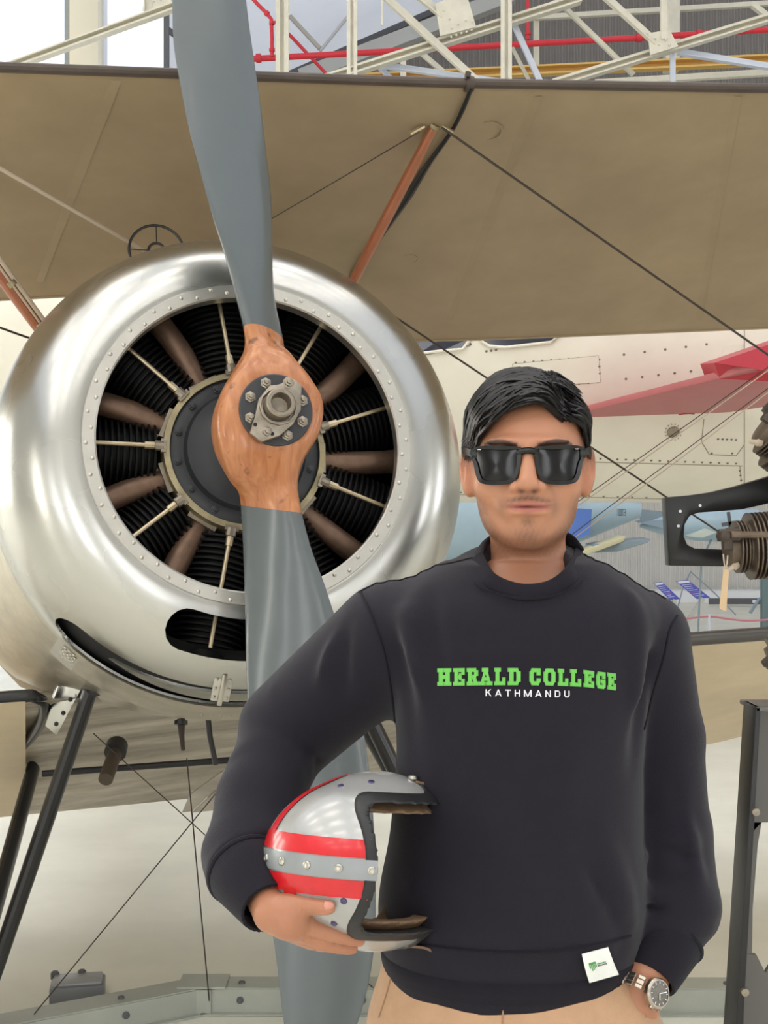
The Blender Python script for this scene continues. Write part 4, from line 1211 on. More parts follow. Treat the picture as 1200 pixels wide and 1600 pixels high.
# nails of the thumb and forefinger
nd = P(509, 1411, T2.y - .0085)
def nail(c, r, n_, d):
    n_ = Vector(n_).normalized(); d = Vector(d); d = (d - n_ * d.dot(n_)).normalized(); b = n_.cross(d); rows = []
    for i in range(5):
        a = -1 + .5 * i
        rows.append([c + b * a * r[0] * (1 - .12 * (k + 1)) + d * k * r[1] * math.sqrt(1.02 - .55 * a * a) - n_ * (.5 * r[0] * a * a + .0012 * k * k) for k in np.linspace(-1, 1, 7)])
    MB().rows(rows).build('fingernail', mat('nail', (214, 150, 130), .35), body)
nail(P(514, 1414.5, T2.y - .0092), (.0046, .0056), (.15, -1, .35), (1, .25, -.05))

# ---------------------------------------------------------------- hair: cap and combed strands
def shell_pt(d, off):
    """point on the hair shell in head coordinates along direction d"""
    d = np.array(d, float); d = d / np.linalg.norm(d)
    r = np.array((.0775, .0815, .098)); k = 1 / np.sqrt(((d / r) ** 2).sum())
    return d * k * (1 + off) + np.array((0, .036, -.020))
def H2W(q): return Vector((HO.x + q[0] * HCo - q[2] * HSi, HO.y - q[0] * HSi - q[2] * HCo, HO.z + q[1]))
def hair_cap(p):
    uu, vv, ww = head_uvw(p)
    d = d_ell((uu, vv, ww), (0, .036, -.021), (.0785, .0875, .099))
    # hairline: keep above a line that runs from the fringe to the temples and behind the ears to the nape
    line = np.where(ww > .035, .092, np.where(ww > .0, .024 + ww * 1.9, np.where(ww > -.03, .02, -.05)))
    d = smax(d, -(vv - line) * .6, .006)
    return d
cap, CV_, CF_ = sdf_object(hair_cap, HO - Vector((.11, .12, .09)), HO + Vector((.11, .14, .15)), .0035, 'hair', M_hair, person, 1)
strands = MB()
def strand(keys, r0, jit):
    """keys: (direction u,v,w, lift) control points over the head"""
    pts = []
    for d, off in keys:
        d = np.array(d) + rng.normal(0, jit, 3); pts.append(H2W(shell_pt(d, off + rng.normal(0, .012))))
    sp = smooth_path(pts, 5); n = len(sp)
    rad = [r0 * (.55 + .45 * math.sin(math.pi * (i / (n - 1)) ** .8)) * (1 if i < n - 1 else .15) for i in range(n)]
    strands.tube(sp, rad, 4, cap=False)
def lerp(a, b, t): return tuple(a[i] + (b[i] - a[i]) * t for i in range(3))
# long top hair: from the parting (wearer's left, picture right) swept over to picture left
for i in range(1000):
    t = rng.random() ** 1.25; j = rng.random()
    root = lerp((.052, .030, .086), (.020, .070, -.085), t)
    lift = .10 + .10 * math.sin(math.pi * min(1, .25 + j)) * (1 - .5 * t)
    m1 = lerp((.004, .046, .096), (-.010, .088, -.065), t)
    m2 = lerp((-.038, .022, .088), (-.055, .062, -.060), t)
    tip = lerp((-.075, -.016, .050), (-.082, -.022, -.045), t)
    s = .75 + .3 * rng.random()
    if s < 1: tip = lerp(m2, tip, s)
    up = (0, .030 * j * (1 - .6 * t), 0)
    m1 = lerp(m1, (m1[0], m1[1] + up[1], m1[2]), 1); m2 = lerp(m2, (m2[0], m2[1] + up[1] * .8, m2[2]), 1)
    strand([(root, .02 + .05 * j), (m1, lift), (m2, lift * .95), (tip, .06 + .05 * j)], .0019 + .0012 * rng.random(), .0045)
# picture-right side: shorter, combed back and down
for i in range(430):
    t = rng.random(); j = rng.random()
    root = lerp((.052, .036, .084), (.022, .078, -.08), t)
    m1 = lerp((.070, .024, .060), (.058, .056, -.07), t); tip = lerp((.080, -.008, .030), (.080, -.02, -.06), t)
    tip = lerp(m1, tip, .45 + .55 * rng.random())
    strand([(root, .04 + .08 * j), (m1, .05 + .08 * j), (tip, .02 + .02 * j)], .0017 + .0009 * rng.random(), .004)
# tuft standing up along the parting
for i in range(120):
    t = rng.random(); j = rng.random()
    root = lerp((.050, .052, .080), (.03, .078, .0), t)
    m1 = lerp((.040, .080, .075), (.028, .098, 0.0), t); tip = lerp((.066, .064, .062), (.062, .080, -.02), t)
    strand([(root, .05), (m1, .14 + .06 * j), (tip, .15 + .07 * j)], .0014 + .0008 * rng.random(), .006)
for i in range(300):                                       # back of the head
    a = rng.random() * 2 - 1; root = (.05 * a, .075, -.06); m1 = (.075 * a, .02, -.095); tip = (.062 * a, -.075, -.085)
    strand([(root, .08), (m1, .05), (tip, .0)], .0022, .006)
tag(strands.build('hair_strands', M_hair, cap, angle=80), kind='stuff')

# ---------------------------------------------------------------- sweatshirt
zt = np.array([.88, .925, .952, 1.01, 1.11, 1.2344, 1.30, 1.359, 1.40, 1.43, 1.46])
tcx = np.array([.161, .161, .162, .1645, .171, .176, .176, .175, .174, .176, .18])
tha = np.array([.158, .160, .164, .172, .163, .160, .166, .176, .175, .135, .09])
thb = np.array([.112, .114, .120, .128, .122, .120, .118, .112, .100, .082, .06])
def fold(p, a, b, wd, amp):
    a, b = Vector(a), Vector(b); ba = b - a; L2 = ba.dot(ba)
    t = np.clip(sum((p[i] - a[i]) * ba[i] for i in range(3)) / L2, 0, 1)
    d2 = sum((p[i] - a[i] - ba[i] * t) ** 2 for i in range(3))
    return amp * np.exp(-d2 / wd ** 2) * np.sin(np.pi * np.clip(t, .04, .96)) ** .7
def shirt(p):
    z = p[2]; cx = curve1(z, zt, tcx); ha = curve1(z, zt, tha); hb = curve1(z, zt, thb)
    kx, ky = (p[0] - cx) / ha, (p[1] - 1.665) / hb
    k = (np.abs(kx) ** 2.4 + np.abs(ky) ** 2.4) ** (1 / 2.4)
    d = (k - 1) * np.minimum(ha, hb) * (.6 + .4 * np.clip(np.abs(ky) / np.maximum(k, 1e-6), 0, 1))
    d = np.maximum(d, np.maximum(z - 1.455, .905 - z))
    nb = (.187, 1.672, 1.440)
    d = smin(d, d_cone(p, nb, SL + Vector((.012, 0, .008)), .040, .052), .035)
    d = smin(d, d_cone(p, nb, SR + Vector((-.006, 0, .002)), .040, .050), .035)
    d = smin(d, d_ell(p, (.182, 1.664, 1.38), (.16, .108, .085)), .03)
    d = smin(d, d_ell(p, (.186, 1.705, 1.455), (.085, .042, .034)), .02)
    aL = d_cone(p, SL, EL, .076, .070)
    fL = smin(d_cone(p, EL, F1, .062, .053), d_cone(p, F1, F2, .053, .055), .015); fL = smin(fL, d_cone(p, F2, CU0, .055, .050), .01)
    fL = smax(fL, d_plane(p, CU0, (CU1 - CU0).normalized()), .008)
    aL = smin(aL, fL, .007)
    aR = smin(d_cone(p, SR, B1, .062, .051), d_cone(p, B1, B2, .051, .052), .012); aR = smin(aR, d_cone(p, B2, B3, .054, .053), .012)
    aR = smin(aR, d_cone(p, B3, P(1046, 1452, 1.655), .053, .046), .010)
    d = smin(smin(d, aL, .022), aR, .016)
    # neck opening
    d = smax(d, -d_cone(p, (.178, 1.618, 1.425), (.184, 1.66, 1.60), .050, .080), .006)
    # folds in the cloth
    Yf = 1.545
    fo = fold(p, P(632, 925, 1.60), P(652, 1160, Yf), .022, .004) + fold(p, P(652, 1050, Yf), P(665, 1300, Yf + .01), .015, .005)
    fo -= fold(p, P(668, 900, 1.60), P(690, 1100, Yf), .016, .004) + fold(p, P(625, 990, 1.60), P(632, 1200, 1.58), .012, .005)
    fo += fold(p, P(985, 900, 1.60), P(1000, 1130, 1.58), .014, .005) - fold(p, P(1008, 1000, 1.62), P(996, 1200, 1.58), .013, .006)
    fo += fold(p, P(640, 1390, 1.57), P(860, 1480, Yf), .016, .005) + fold(p, P(740, 1450, Yf), P(960, 1400, 1.58), .016, .005)
    fo -= fold(p, P(620, 1465, 1.59), P(960, 1478, 1.58), .014, .006)
    fo += fold(p, P(930, 1290, 1.57), P(985, 1440, 1.58), .014, .006) - fold(p, P(900, 1330, 1.56), P(960, 1450, 1.57), .012, .004)
    fo += fold(p, P(700, 1200, Yf), P(840, 1420, Yf), .03, .003) + fold(p, P(900, 1120, Yf), P(860, 1300, Yf), .03, .003)
    # sleeve creases: bent elbow (picture left), bunched cuff (picture right)
    for x0, y0, x1, y1, a, yd in ((330, 1385, 425, 1338, .005, 1.57), (328, 1322, 400, 1310, .004, 1.60), (432, 1080, 466, 1190, .005, 1.70), (466, 1190, 440, 1250, .004, 1.66), (520, 960, 490, 1090, .004, 1.64), (352, 1190, 420, 1160, .003, 1.68)):
        fo += fold(p, P(x0, y0, yd), P(x1, y1, yd), .011, a)
    for x0, y0, x1, y1, a, yd in ((325, 1355, 420, 1322, .005, 1.58), (484, 1100, 486, 1200, .005, 1.70), (548, 980, 530, 1120, .004, 1.64), (345, 1240, 430, 1225, .003, 1.64)):
        fo -= fold(p, P(x0, y0, yd), P(x1, y1, yd), .011, a)
    for x0, y0, x1, y1, a in ((1000, 1340, 1095, 1310, .004), (1000, 1390, 1115, 1425, .005), (1010, 1430, 1120, 1455, .006), (1075, 1180, 1090, 1380, .004), (1090, 1330, 1080, 1440, .005)):
        fo += fold(p, P(x0, y0, 1.63), P(x1, y1, 1.64), .012, a)
    for x0, y0, x1, y1, a in ((1000, 1320, 1100, 1345, .004), (1005, 1415, 1115, 1440, .006), (1010, 1200, 1060, 1240, .004)):
        fo -= fold(p, P(x0, y0, 1.63), P(x1, y1, 1.64), .010, a)
    return d - fo * 2.1
shirt_o, SV, SF = sdf_object(shirt, (-.28, 1.44, .895), (.50, 1.87, 1.52), .0046, 'sweatshirt', M_navy, person, 3)
SB = BVHTree.FromPolygons([tuple(v) for v in SV], [tuple(f) for f in SF])
def on_shirt(px, py, off=.0008):
    for k in range(12):
        p, n_ = cam_hit(SB, px, py + 2.5 * k)
        if p is not None: break
    if p is None: return None
    return p + (n_ if n_.y < 0 else -n_) * off
def seam(name, pts, r, m=M_seam, off=.0002, parent=shirt_o):
    q = [on_shirt(x, y, off) for x, y in pts]; q = [a for a in q if a is not None]
    return MB().tube(smooth_path(q, 6), r, 6).build(name, m, parent)
def seam_line(pts, k=14):
    a = smooth_path([Vector((x, 0, y)) for x, y in pts], k); return [(v.x, v.z) for v in a]
seam('armhole_seam', seam_line([(561, 920), (580, 960), (598, 1010), (610, 1070), (618, 1128)], 6), .0018)
seam('armhole_seam', seam_line([(1058, 962), (1046, 985), (1036, 1030), (1018, 1090), (1006, 1140)], 6), .0018)
seam('shoulder_seam', seam_line([(738, 872), (700, 881), (640, 890), (600, 906), (564, 924)], 6), .0015)
seam('shoulder_seam', seam_line([(912, 866), (950, 878), (1000, 900), (1040, 936)], 6), .0015)

seam('hem_seam', seam_line([(604, 1462), (650, 1474), (720, 1484), (800, 1488), (880, 1484), (940, 1474), (985, 1462)], 6), .0022)
# collar, a ribbed ring
cc = Vector((.1835, 1.655, 1.45))
def band_ring(pts, nrm, hw, ht, name, m, closed=True, ribs=0, parent=shirt_o):
    rows = []; n = len(pts)
    for i, p in enumerate(pts):
        tg = (pts[(i + 1) % n] - pts[i - 1]).normalized(); nn = nrm(p); nn = (nn - tg * nn.dot(tg)).normalized(); b = tg.cross(nn)
        k = 1 + (.10 if ribs and i % 2 else 0)
        rows.append([p + b * hw * math.cos(a) + nn * ht * k * math.sin(a) for a in np.linspace(0, 2 * math.pi, 14, endpoint=False)])
    if closed: rows.append(rows[0])
    return MB().rows(rows, True).build(name, m, parent, angle=80)
cl_keys = [P(745, 874, 1.648), P(762, 905, 1.612), P(795, 921, 1.586), P(830, 925, 1.578), P(866, 918, 1.588), P(893, 897, 1.615), P(905, 866, 1.652), P(893, 846, 1.69), P(860, 836, 1.722), P(824, 834, 1.73), P(786, 840, 1.722), P(756, 854, 1.69)]
for i_ in (0, 1, 2, 3, 4, 5, 6):                             # lay the front of the ring on the cloth
    x_, y_ = [(745, 874), (762, 905), (795, 921), (830, 925), (866, 918), (893, 897), (905, 866)][i_]
    dx_, dy_ = x_ - 826, y_ - 855; l_ = math.hypot(dx_, dy_)
    h_ = on_shirt(x_ + dx_ / l_ * 16, y_ + dy_ / l_ * 16)
    if h_ is not None and 1.5 < h_.y < 1.7: cl_keys[i_] = P(x_, y_, h_.y + .006)
ck = [Vector(v) for v in cl_keys]; ck2 = smooth_path(ck + [ck[0]], 12)[:-1]
band_ring(ck2, lambda p: Vector((p.x - cc.x, p.y - cc.y, 0)).normalized() + Vector((0, 0, .55)), .0115, .0048, 'collar', M_rib)
ck3 = [p + Vector(((p.x - cc.x) * .20, (p.y - cc.y) * .14, -.0075)) for p in ck2]
ck3 = [p for p in ck3[-12:] + ck3 if p.y < 1.655]; ck3 = ck3[:[i for i in range(1, len(ck3)) if (ck3[i] - ck3[i - 1]).length > .02][0]] if any((ck3[i] - ck3[i - 1]).length > .02 for i in range(1, len(ck3))) else ck3
MB().tube(ck3, .0016, 6, cap=False).build('collar_seam', M_seam, shirt_o)

# ribbed hem and cuffs
def rib_loop(z, n=150, out=0.0):
    pts = []
    cx, ha, hb = [float(curve1(z, zt, a)) for a in (tcx, tha, thb)]
    for k in range(n):
        a = 2 * math.pi * k / n; c, s = math.cos(a), math.sin(a)
        e = (abs(c) ** 2.4 + abs(s) ** 2.4) ** (-1 / 2.4)
        rib = .0005 if k % 2 else 0
        pts.append(Vector((cx + (ha + out + rib) * c * e, 1.665 + (hb + out + rib) * s * e, z)))
    return pts
def drop(pts, dz):                                           # the hem hangs lower in the middle of the front
    return [p + Vector((0, 0, dz + .010 * math.cos((p.x - .162) / .17 * 1.5) * -1 + .012)) for p in pts]
rows = [drop(rib_loop(.951, out=-.003), .004), drop(rib_loop(.948, out=.003), 0), drop(rib_loop(.935, out=.003), 0), drop(rib_loop(.918, out=-.001), 0), drop(rib_loop(.910, out=-.004), -.004), drop(rib_loop(.910, out=-.016), -.003)]
MB().rows(rows, True).build('hem', M_rib, shirt_o, angle=70)
def cuff(a, b, ra, rb, name):
    a, b = Vector(a), Vector(b); d = (b - a).normalized(); x = d.orthogonal().normalized(); y = d.cross(x); L = (b - a).length; rows = []
    for t, r in ((-.05, ra * .9), (.0, ra), (.08, ra * 1.04), (.5, (ra + rb) / 2 * 1.02), (.93, rb), (1, rb * .96), (1.0, rb * .86), (.7, rb * .84)):
        rows.append([a + d * L * t + (x * math.cos(q) + y * math.sin(q)) * (r + (.0009 if k % 2 else 0)) for k, q in enumerate(np.linspace(0, 2 * math.pi, 64, endpoint=False))])
    return MB().rows(rows, True).build(name, M_rib, shirt_o, angle=70)
cuff(CU0, CU1, .046, .034, 'cuff')
torus(CU0, CU1 - CU0, .0465, .0045, 40).build('cuff_seam', M_rib, shirt_o)
cuff(P(1042, 1466, 1.652), P(1013, 1530, 1.615), .0445, .036, 'cuff')
torus(P(1042, 1467, 1.652), P(1012, 1530, 1.612) - P(1042, 1466, 1.652), .0455, .004, 40).build('cuff_seam', M_rib, shirt_o)

# white hem label with its green mark
M_tagw = cloth('white_label', (236, 238, 232), 1200, .1, .1); M_green = mat('green_print', (112, 200, 88), .7); M_greend = mat('dark_green_print', (70, 150, 70), .6); M_white = mat('white_print', (238, 238, 242), .6); M_inkd = mat('ink_print', (60, 62, 66), .6)
hb_ = [o for o in shirt_o.children if o.name.startswith('hem')][0]
hm = hb_.data; HB2 = BVHTree.FromPolygons([tuple(v.co) for v in hm.vertices], [tuple(q.vertices) for q in hm.polygons])
def on_hem(px, py, off):
    p, n_ = cam_hit(HB2, px, py)
    if p is None: p = P(px, py, 1.575); n_ = Vector((.4, -.9, 0))
    return p + (n_ if n_.y < 0 else -n_) * off
lc = [(909, 1491), (950, 1480), (967, 1523), (921, 1536)]
def near(x, y):
    dep = [h_[0].y for h_ in (cam_hit(HB2, x, y), cam_hit(SB, x, y)) if h_[0] is not None]; return min(dep) if dep else 1.60
LABY = (min(near(909, 1491), near(921, 1534), near(912, 1510)), 0.0)
LABY = (LABY[0] - .004, min(near(950, 1482), near(966, 1520), near(958, 1500)) - LABY[0])
def lab(u_, v_, off):
    a = [lc[0][i] + (lc[1][i] - lc[0][i]) * u_ for i in (0, 1)]; b = [lc[3][i] + (lc[2][i] - lc[3][i]) * u_ for i in (0, 1)]
    x, y = [a[i] + (b[i] - a[i]) * v_ for i in (0, 1)]
    q = P(x, y, LABY[0] + LABY[1] * u_)
    return q + Vector((-.3, -1, 0)).normalized() * (off + .003 * math.sin(v_ * 3.1))
rows = [[lab(a, b, 0) for a in np.linspace(0, 1, 9)] for b in np.linspace(0, 1, 7)]
back = [[lab(a, b, -.0012) for a in np.linspace(0, 1, 9)] for b in np.linspace(1, 0, 7)]
MB().rows(rows + back + [rows[0]]).build('hem_label', M_tagw, shirt_o)
pr = MB()
def lq(u0, v0, u1, v1, mb): mb.rows([[lab(u0, v0, .0006), lab(u1, v0, .0006)], [lab(u0, v1, .0006), lab(u1, v1, .0006)]])
lq(.17, .33, .42, .39, pr); lq(.17, .33, .21, .52, pr); lq(.23, .38, .265, .62, pr); lq(.285, .38, .32, .60, pr); lq(.34, .38, .37, .56, pr); lq(.385, .33, .42, .52, pr)
pr.build('label_mark', M_greend, shirt_o)
pr = MB()
for k in range(6): lq(.46 + k * .052, .41, .50 + k * .052, .455, pr)
pr.build('label_mark', M_greend, shirt_o)
pr = MB()
for k in range(7): lq(.46 + k * .046, .475, .495 + k * .046, .52, pr)
pr.build('label_mark', M_inkd, shirt_o)

# ---------------------------------------------------------------- chest lettering
def rc(x0, y0, x1, y1): return [(x0, y0), (x1, y0), (x1, y1), (x0, y1)]
s_ = .15
GL = {
 'H': [rc(.12, 0, .36, 1), rc(.64, 0, .88, 1), rc(0, 0, .46, s_), rc(.54, 0, 1, s_), rc(0, 1 - s_, .46, 1), rc(.54, 1 - s_, 1, 1), rc(.3, .42, .7, .58)],
 'E': [rc(.12, 0, .36, 1), rc(0, 0, .95, s_), rc(0, 1 - s_, .95, 1), rc(.77, 0, .95, .33), rc(.77, .67, .95, 1), rc(.3, .42, .66, .58), rc(.56, .33, .68, .67)],
 'R': [rc(.12, 0, .36, 1), rc(0, 0, .47, s_), rc(0, 1 - s_, .74, 1), rc(.68, .60, .92, .86), [(.70, 1), (.92, .84), (.92, .78), (.68, .78)], [(.70, .43), (.92, .62), (.92, .68), (.68, .68)], rc(.3, .43, .74, .58), [(.46, .46), (.70, .46), (.92, .06), (.68, .06)], rc(.62, 0, 1, s_)],
 'A': [[(.10, .05), (.33, .05), (.58, 1), (.36, 1)], [(.67, .05), (.90, .05), (.64, 1), (.42, 1)], rc(.25, .28, .75, .42), rc(0, 0, .42, s_), rc(.58, 0, 1, s_), rc(.24, 1 - s_, .66, 1)],
 'L': [rc(.12, 0, .36, 1), rc(0, 1 - s_, .50, 1), rc(0, 0, .95, s_), rc(.76, 0, .95, .40)],
 'D': [rc(.12, 0, .36, 1), rc(0, 0, .72, s_), rc(0, 1 - s_, .72, 1), rc(.70, .22, .94, .78), [(.66, 0), (.76, 0), (.94, .24), (.70, .28)], [(.66, 1), (.76, 1), (.94, .76), (.70, .72)]],
 'C': [rc(.04, .22, .29, .78), rc(.22, 0, .76, s_ + .01), rc(.22, 1 - s_ - .01, .76, 1), [(.04, .26), (.24, 0), (.40, 0), (.29, .28)], [(.04, .74), (.24, 1), (.40, 1), (.29, .72)], [(.60, 0), (.76, 0), (.94, .22), (.70, .22)], rc(.70, .20, .94, .36), [(.60, 1), (.76, 1), (.94, .80), (.70, .80)], rc(.70, .64, .94, .82), rc(.83, .64, .94, 1)],
 'O': [rc(.04, .22, .29, .78), rc(.71, .22, .96, .78), rc(.24, 0, .76, s_ + .01), rc(.24, 1 - s_ - .01, .76, 1), [(.04, .26), (.24, 0), (.40, 0), (.29, .28)], [(.04, .74), (.24, 1), (.40, 1), (.29, .72)], [(.60, 0), (.76, 0), (.96, .26), (.71, .28)], [(.60, 1), (.76, 1), (.96, .74), (.71, .72)]],
 'K': [rc(.08, 0, .24, 1), [(.22, .36), (.22, .56), (.72, 1), (.92, 1)], [(.38, .56), (.52, .66), (.95, 0), (.75, 0)]],
 'T': [rc(.42, 0, .58, 1), rc(.05, .85, .95, 1)],
 'M': [rc(.04, 0, .18, 1), rc(.82, 0, .96, 1), [(.04, 1), (.20, 1), (.57, 0), (.43, 0)], [(.80, 1), (.96, 1), (.57, 0), (.43, 0)]],
 'N': [rc(.08, 0, .24, 1), rc(.76, 0, .92, 1), [(.08, 1), (.26, 1), (.92, 0), (.74, 0)]],
 'U': [rc(.08, .22, .24, 1), rc(.76, .22, .92, 1), [(.08, .26), (.30, 0), (.42, .13), (.24, .30)], [(.92, .26), (.70, 0), (.58, .13), (.76, .30)], rc(.28, 0, .72, .14)],
}
GL['G'] = [q for q in GL['C']] + [rc(.52, .36, .94, .50), rc(.70, .10, .94, .48)]
SANS = {'K': GL['K'], 'T': GL['T'], 'M': GL['M'], 'N': GL['N'], 'U': GL['U'],
 'A': [[(.04, 0), (.22, 0), (.58, 1), (.42, 1)], [(.78, 0), (.96, 0), (.58, 1), (.42, 1)], rc(.22, .24, .78, .37)],
 'H': [rc(.08, 0, .24, 1), rc(.76, 0, .92, 1), rc(.2, .44, .8, .58)],
 'D': [rc(.08, 0, .24, 1), rc(.1, 0, .62, .14), rc(.1, .86, .62, 1), rc(.76, .25, .92, .75), [(.58, 0), (.66, 0), (.92, .26), (.76, .30)], [(.58, 1), (.66, 1), (.92, .74), (.76, .70)]]}
def grow(poly, e, sx, sy):
    cx = sum(q[0] for q in poly) / len(poly); cy = sum(q[1] for q in poly) / len(poly)
    return [(x + math.copysign(e / sx, x - cx), y + math.copysign(e / sy, y - cy)) for x, y in poly]
def letters(rowspec, table, e, off, name, m):
    mb = MB()
    for ch, x0, x1, yb0, yb1, ht in rowspec:
        for poly in table[ch]:
            pts = []
            for a, b in grow(poly, e, x1 - x0, ht):
                x = x0 + (x1 - x0) * a; y = yb0 + (yb1 - yb0) * a - ht * b
                q = on_shirt(x, y, off); pts.append(q)
            mb.add(pts, [tuple(range(len(pts)))])
    o = put(mb.mesh(name, smooth=False), name, m, shirt_o); return o
HC_ = [('H', 683, 706), ('E', 708, 727.5), ('R', 729, 749), ('A', 748, 770), ('L', 772, 791), ('D', 793, 815), ('C', 826, 846), ('O', 848, 869), ('L', 871, 889), ('L', 890, 909), ('E', 911, 929), ('G', 930, 947), ('E', 948, 963)]
def basel(x): return float(np.interp(x, [683, 770, 830, 880, 910, 930, 963], [1070.5, 1069.5, 1069.5, 1070.5, 1072, 1074, 1077.5]))
def capl(x): return float(np.interp(x, [683, 770, 830, 880, 910, 930, 963], [1045.5, 1044.5, 1045, 1046, 1047.5, 1050, 1053.5]))
spec_ = [(c, a + 1.5, b - 1.5, basel(a), basel(b), basel((a + b) / 2) - capl((a + b) / 2)) for c, a, b in HC_]
letters(spec_, GL, 1.25, .0007, 'print_outline', M_green)
letters(spec_, GL, .5, .0010, 'print_gap', mat('print_gap_navy', (28, 40, 36), .7))
letters(spec_, GL, -.45, .0013, 'print_fill', M_green)
kn = 'KATHMANDU'; x_ = 758.0; sp2 = []
wd = {'M': 13.0, 'A': 11, 'K': 10.5}
tot = sum(wd.get(c, 10) for c in kn); gap = (890.5 - 758 - tot) / (len(kn) - 1)
for c in kn:
    ww_ = wd.get(c, 10); y_ = 1087.5 + (x_ - 758) / 132 * 2.2
    sp2.append((c, x_, x_ + ww_, y_, y_ + .2, 10.6)); x_ += ww_ + gap
letters(sp2, SANS, .1, .0009, 'print_white', M_white)

# ---------------------------------------------------------------- trousers and shoes
def trousers(p):
    z = p[2]
    zz = np.array([.40, .60, .78, .86, .92, .99]); ha = curve1(z, zz, [.17, .174, .178, .180, .172, .155]); hb = curve1(z, zz, [.115, .118, .120, .118, .112, .10])
    k = ((np.abs(p[0] - .166) / ha) ** 2.3 + (np.abs(p[1] - 1.665) / hb) ** 2.3) ** (1 / 2.3)
    hip = np.maximum((k - 1) * hb, np.maximum(z - .975, .80 - z))
    lg = None
    for s, kx in ((-1, .082), (1, .252)):
        q = smin(d_cone(p, (kx, 1.665, .84), (kx + .008 * s, 1.655, .50), .098, .080), d_cone(p, (kx + .008 * s, 1.655, .50), (kx + .016 * s, 1.672, .09), .080, .074), .02)
        q = np.maximum(q, .06 - z); lg = q if lg is None else np.minimum(lg, q)
    d = smin(hip, lg, .03)
    d = smin(d, d_ell(p, (HR.x + .002, HR.y + .002, HR.z - .03), (.042, .042, .07)), .03)     # hand in the pocket
    fo = fold(p, P(1000, 1545, 1.56), P(985, 1640, 1.56), .012, .004) + fold(p, P(640, 1560, 1.56), P(760, 1640, 1.55), .02, .003) + fold(p, P(940, 1570, 1.55), P(800, 1660, 1.55), .02, .003)
    return d - fo
tro, TV, TF = sdf_object(trousers, (-.06, 1.50, .05), (.40, 1.82, 1.0), .0075, 'trousers', M_chino, person, 2)
TB = BVHTree.FromPolygons([tuple(v) for v in TV], [tuple(f) for f in TF])
M_chseam = cloth('chino_seam', (170, 132, 102))
def on_t(px, py, off=.0003):
    p, n_ = cam_hit(TB, px, py); return None if p is None else p + (n_ if n_.y < 0 else -n_) * off
for nm, pts in (('fly_seam', [(785, 1535), (786, 1570), (784, 1620), (782, 1680)]), ('pocket_seam', [(968, 1522), (985, 1545), (1000, 1568), (1010, 1590)]), ('pocket_seam', [(612, 1525), (602, 1560), (592, 1590)])):
    q = [a for a in (on_t(*t) for t in seam_line(pts, 5)) if a is not None]
    if len(q) > 2: MB().tube(q, .0013, 6).build(nm, M_chseam, tro)
M_shoe = mat('white_trainer', (222, 220, 214), .55); M_sole = mat('rubber_sole', (200, 196, 188), .7)
for s, kx in ((-1, .066), (1, .268)):
    def shoe(p, kx=kx):
        d = smin(d_ell(p, (kx, 1.60, .045), (.046, .11, .042)), d_ell(p, (kx, 1.69, .062), (.042, .062, .058)), .03)
        return np.maximum(d, .022 - p[2])
    so, _, _ = sdf_object(shoe, (kx - .06, 1.47, .0), (kx + .06, 1.77, .13), .006, 'shoe', M_shoe, person, 1)
    MB().prism([Vector((kx + .05 * math.cos(a), 1.63 + .138 * math.sin(a), 0)) for a in np.linspace(0, 2 * math.pi, 28, endpoint=False)], (0, 0, .026)).build('sole', M_sole, so)

# ---------------------------------------------------------------- sunglasses
M_frame = mat('black_acetate', (12, 12, 13), .25); M_lens = mat('smoke_lens', (17, 15, 18), .16, spec=.35)
sg = empty('sunglasses', H2W((0, .012, .09)), 'black square-framed sunglasses on the person\'s face', 'sunglasses')
def gw(u_): return .0985 - 3.6 * u_ * u_
def G(u_, v_, dw=0): return H2W((u_, v_, gw(u_) + dw))
def outline(s, e):
    """lens outline; e = offset outwards"""
    # corners: inner top, outer top, outer bottom, inner bottom (photo: flat top, rounded lower corners)
    k = [(.0085, .0335), (.0655, .0340), (.0650, .0120), (.0600, -.0055), (.0500, -.0105), (.0310, -.0110), (.0185, -.0075), (.0105, .0080)]
    cx, cy = .038, .012; pts = []
    q = smooth_path([Vector((a, b, 0)) for a, b in k] + [Vector((*k[0], 0))], 6)[:-1]
    for a in q:
        d = Vector((a.x - cx, (a.y - cy), 0)); L = d.length
        pts.append((s * (a.x + d.x / L * e), a.y + d.y / L * e - .010))
    return pts
for s in (-1, 1):
    oi, oo = outline(s, -.0042), outline(s, .0008)
    r = [[G(a, b, .0030) for a, b in oi], [G(a, b, .0038) for a, b in oo], [G(a, b, -.0030) for a, b in oo], [G(a, b, -.0030) for a, b in oi], [G(a, b, .0030) for a, b in oi]]
    MB().rows(r, True).build('rim', M_frame, sg, angle=40)
    ol = outline(s, -.0035); c = (s * .038, .002)
    rows = [[G(c[0] + (a - c[0]) * t, c[1] + (b - c[1]) * t, .0004 + .0012 * (1 - t * t)) for a, b in ol] for t in (.001, .35, .7, 1)]
    MB().rows(rows, True).build('lens', M_lens, sg)
    # temple arm
    a0 = G(s * .066, .017, -.002); a1 = H2W((s * .0775, .022, .050)); a2 = H2W((s * .0795, .020, .01)); a3 = H2W((s * .0775, .004, -.03))
    flat_strap([a0, a1, a2, a3], .009, .0032, (0, 0, 1), 'temple_arm', M_frame, sg)
    MB().box(G(s * .066, .0165, -.001), (.007, .009, .012)).build('hinge', M_frame, sg, bevel=.0015)
    MB().box(G(s * .059, .0215, .0042), (.0042, .0016, .0008)).build('temple_mark', M_rivet, sg, smooth=False)
MB().tube(smooth_path([G(-.012, .0165), G(-.005, .0190, .001), G(.005, .0190, .001), G(.012, .0165)], 5), .0042, 10).build('bridge', M_frame, sg)

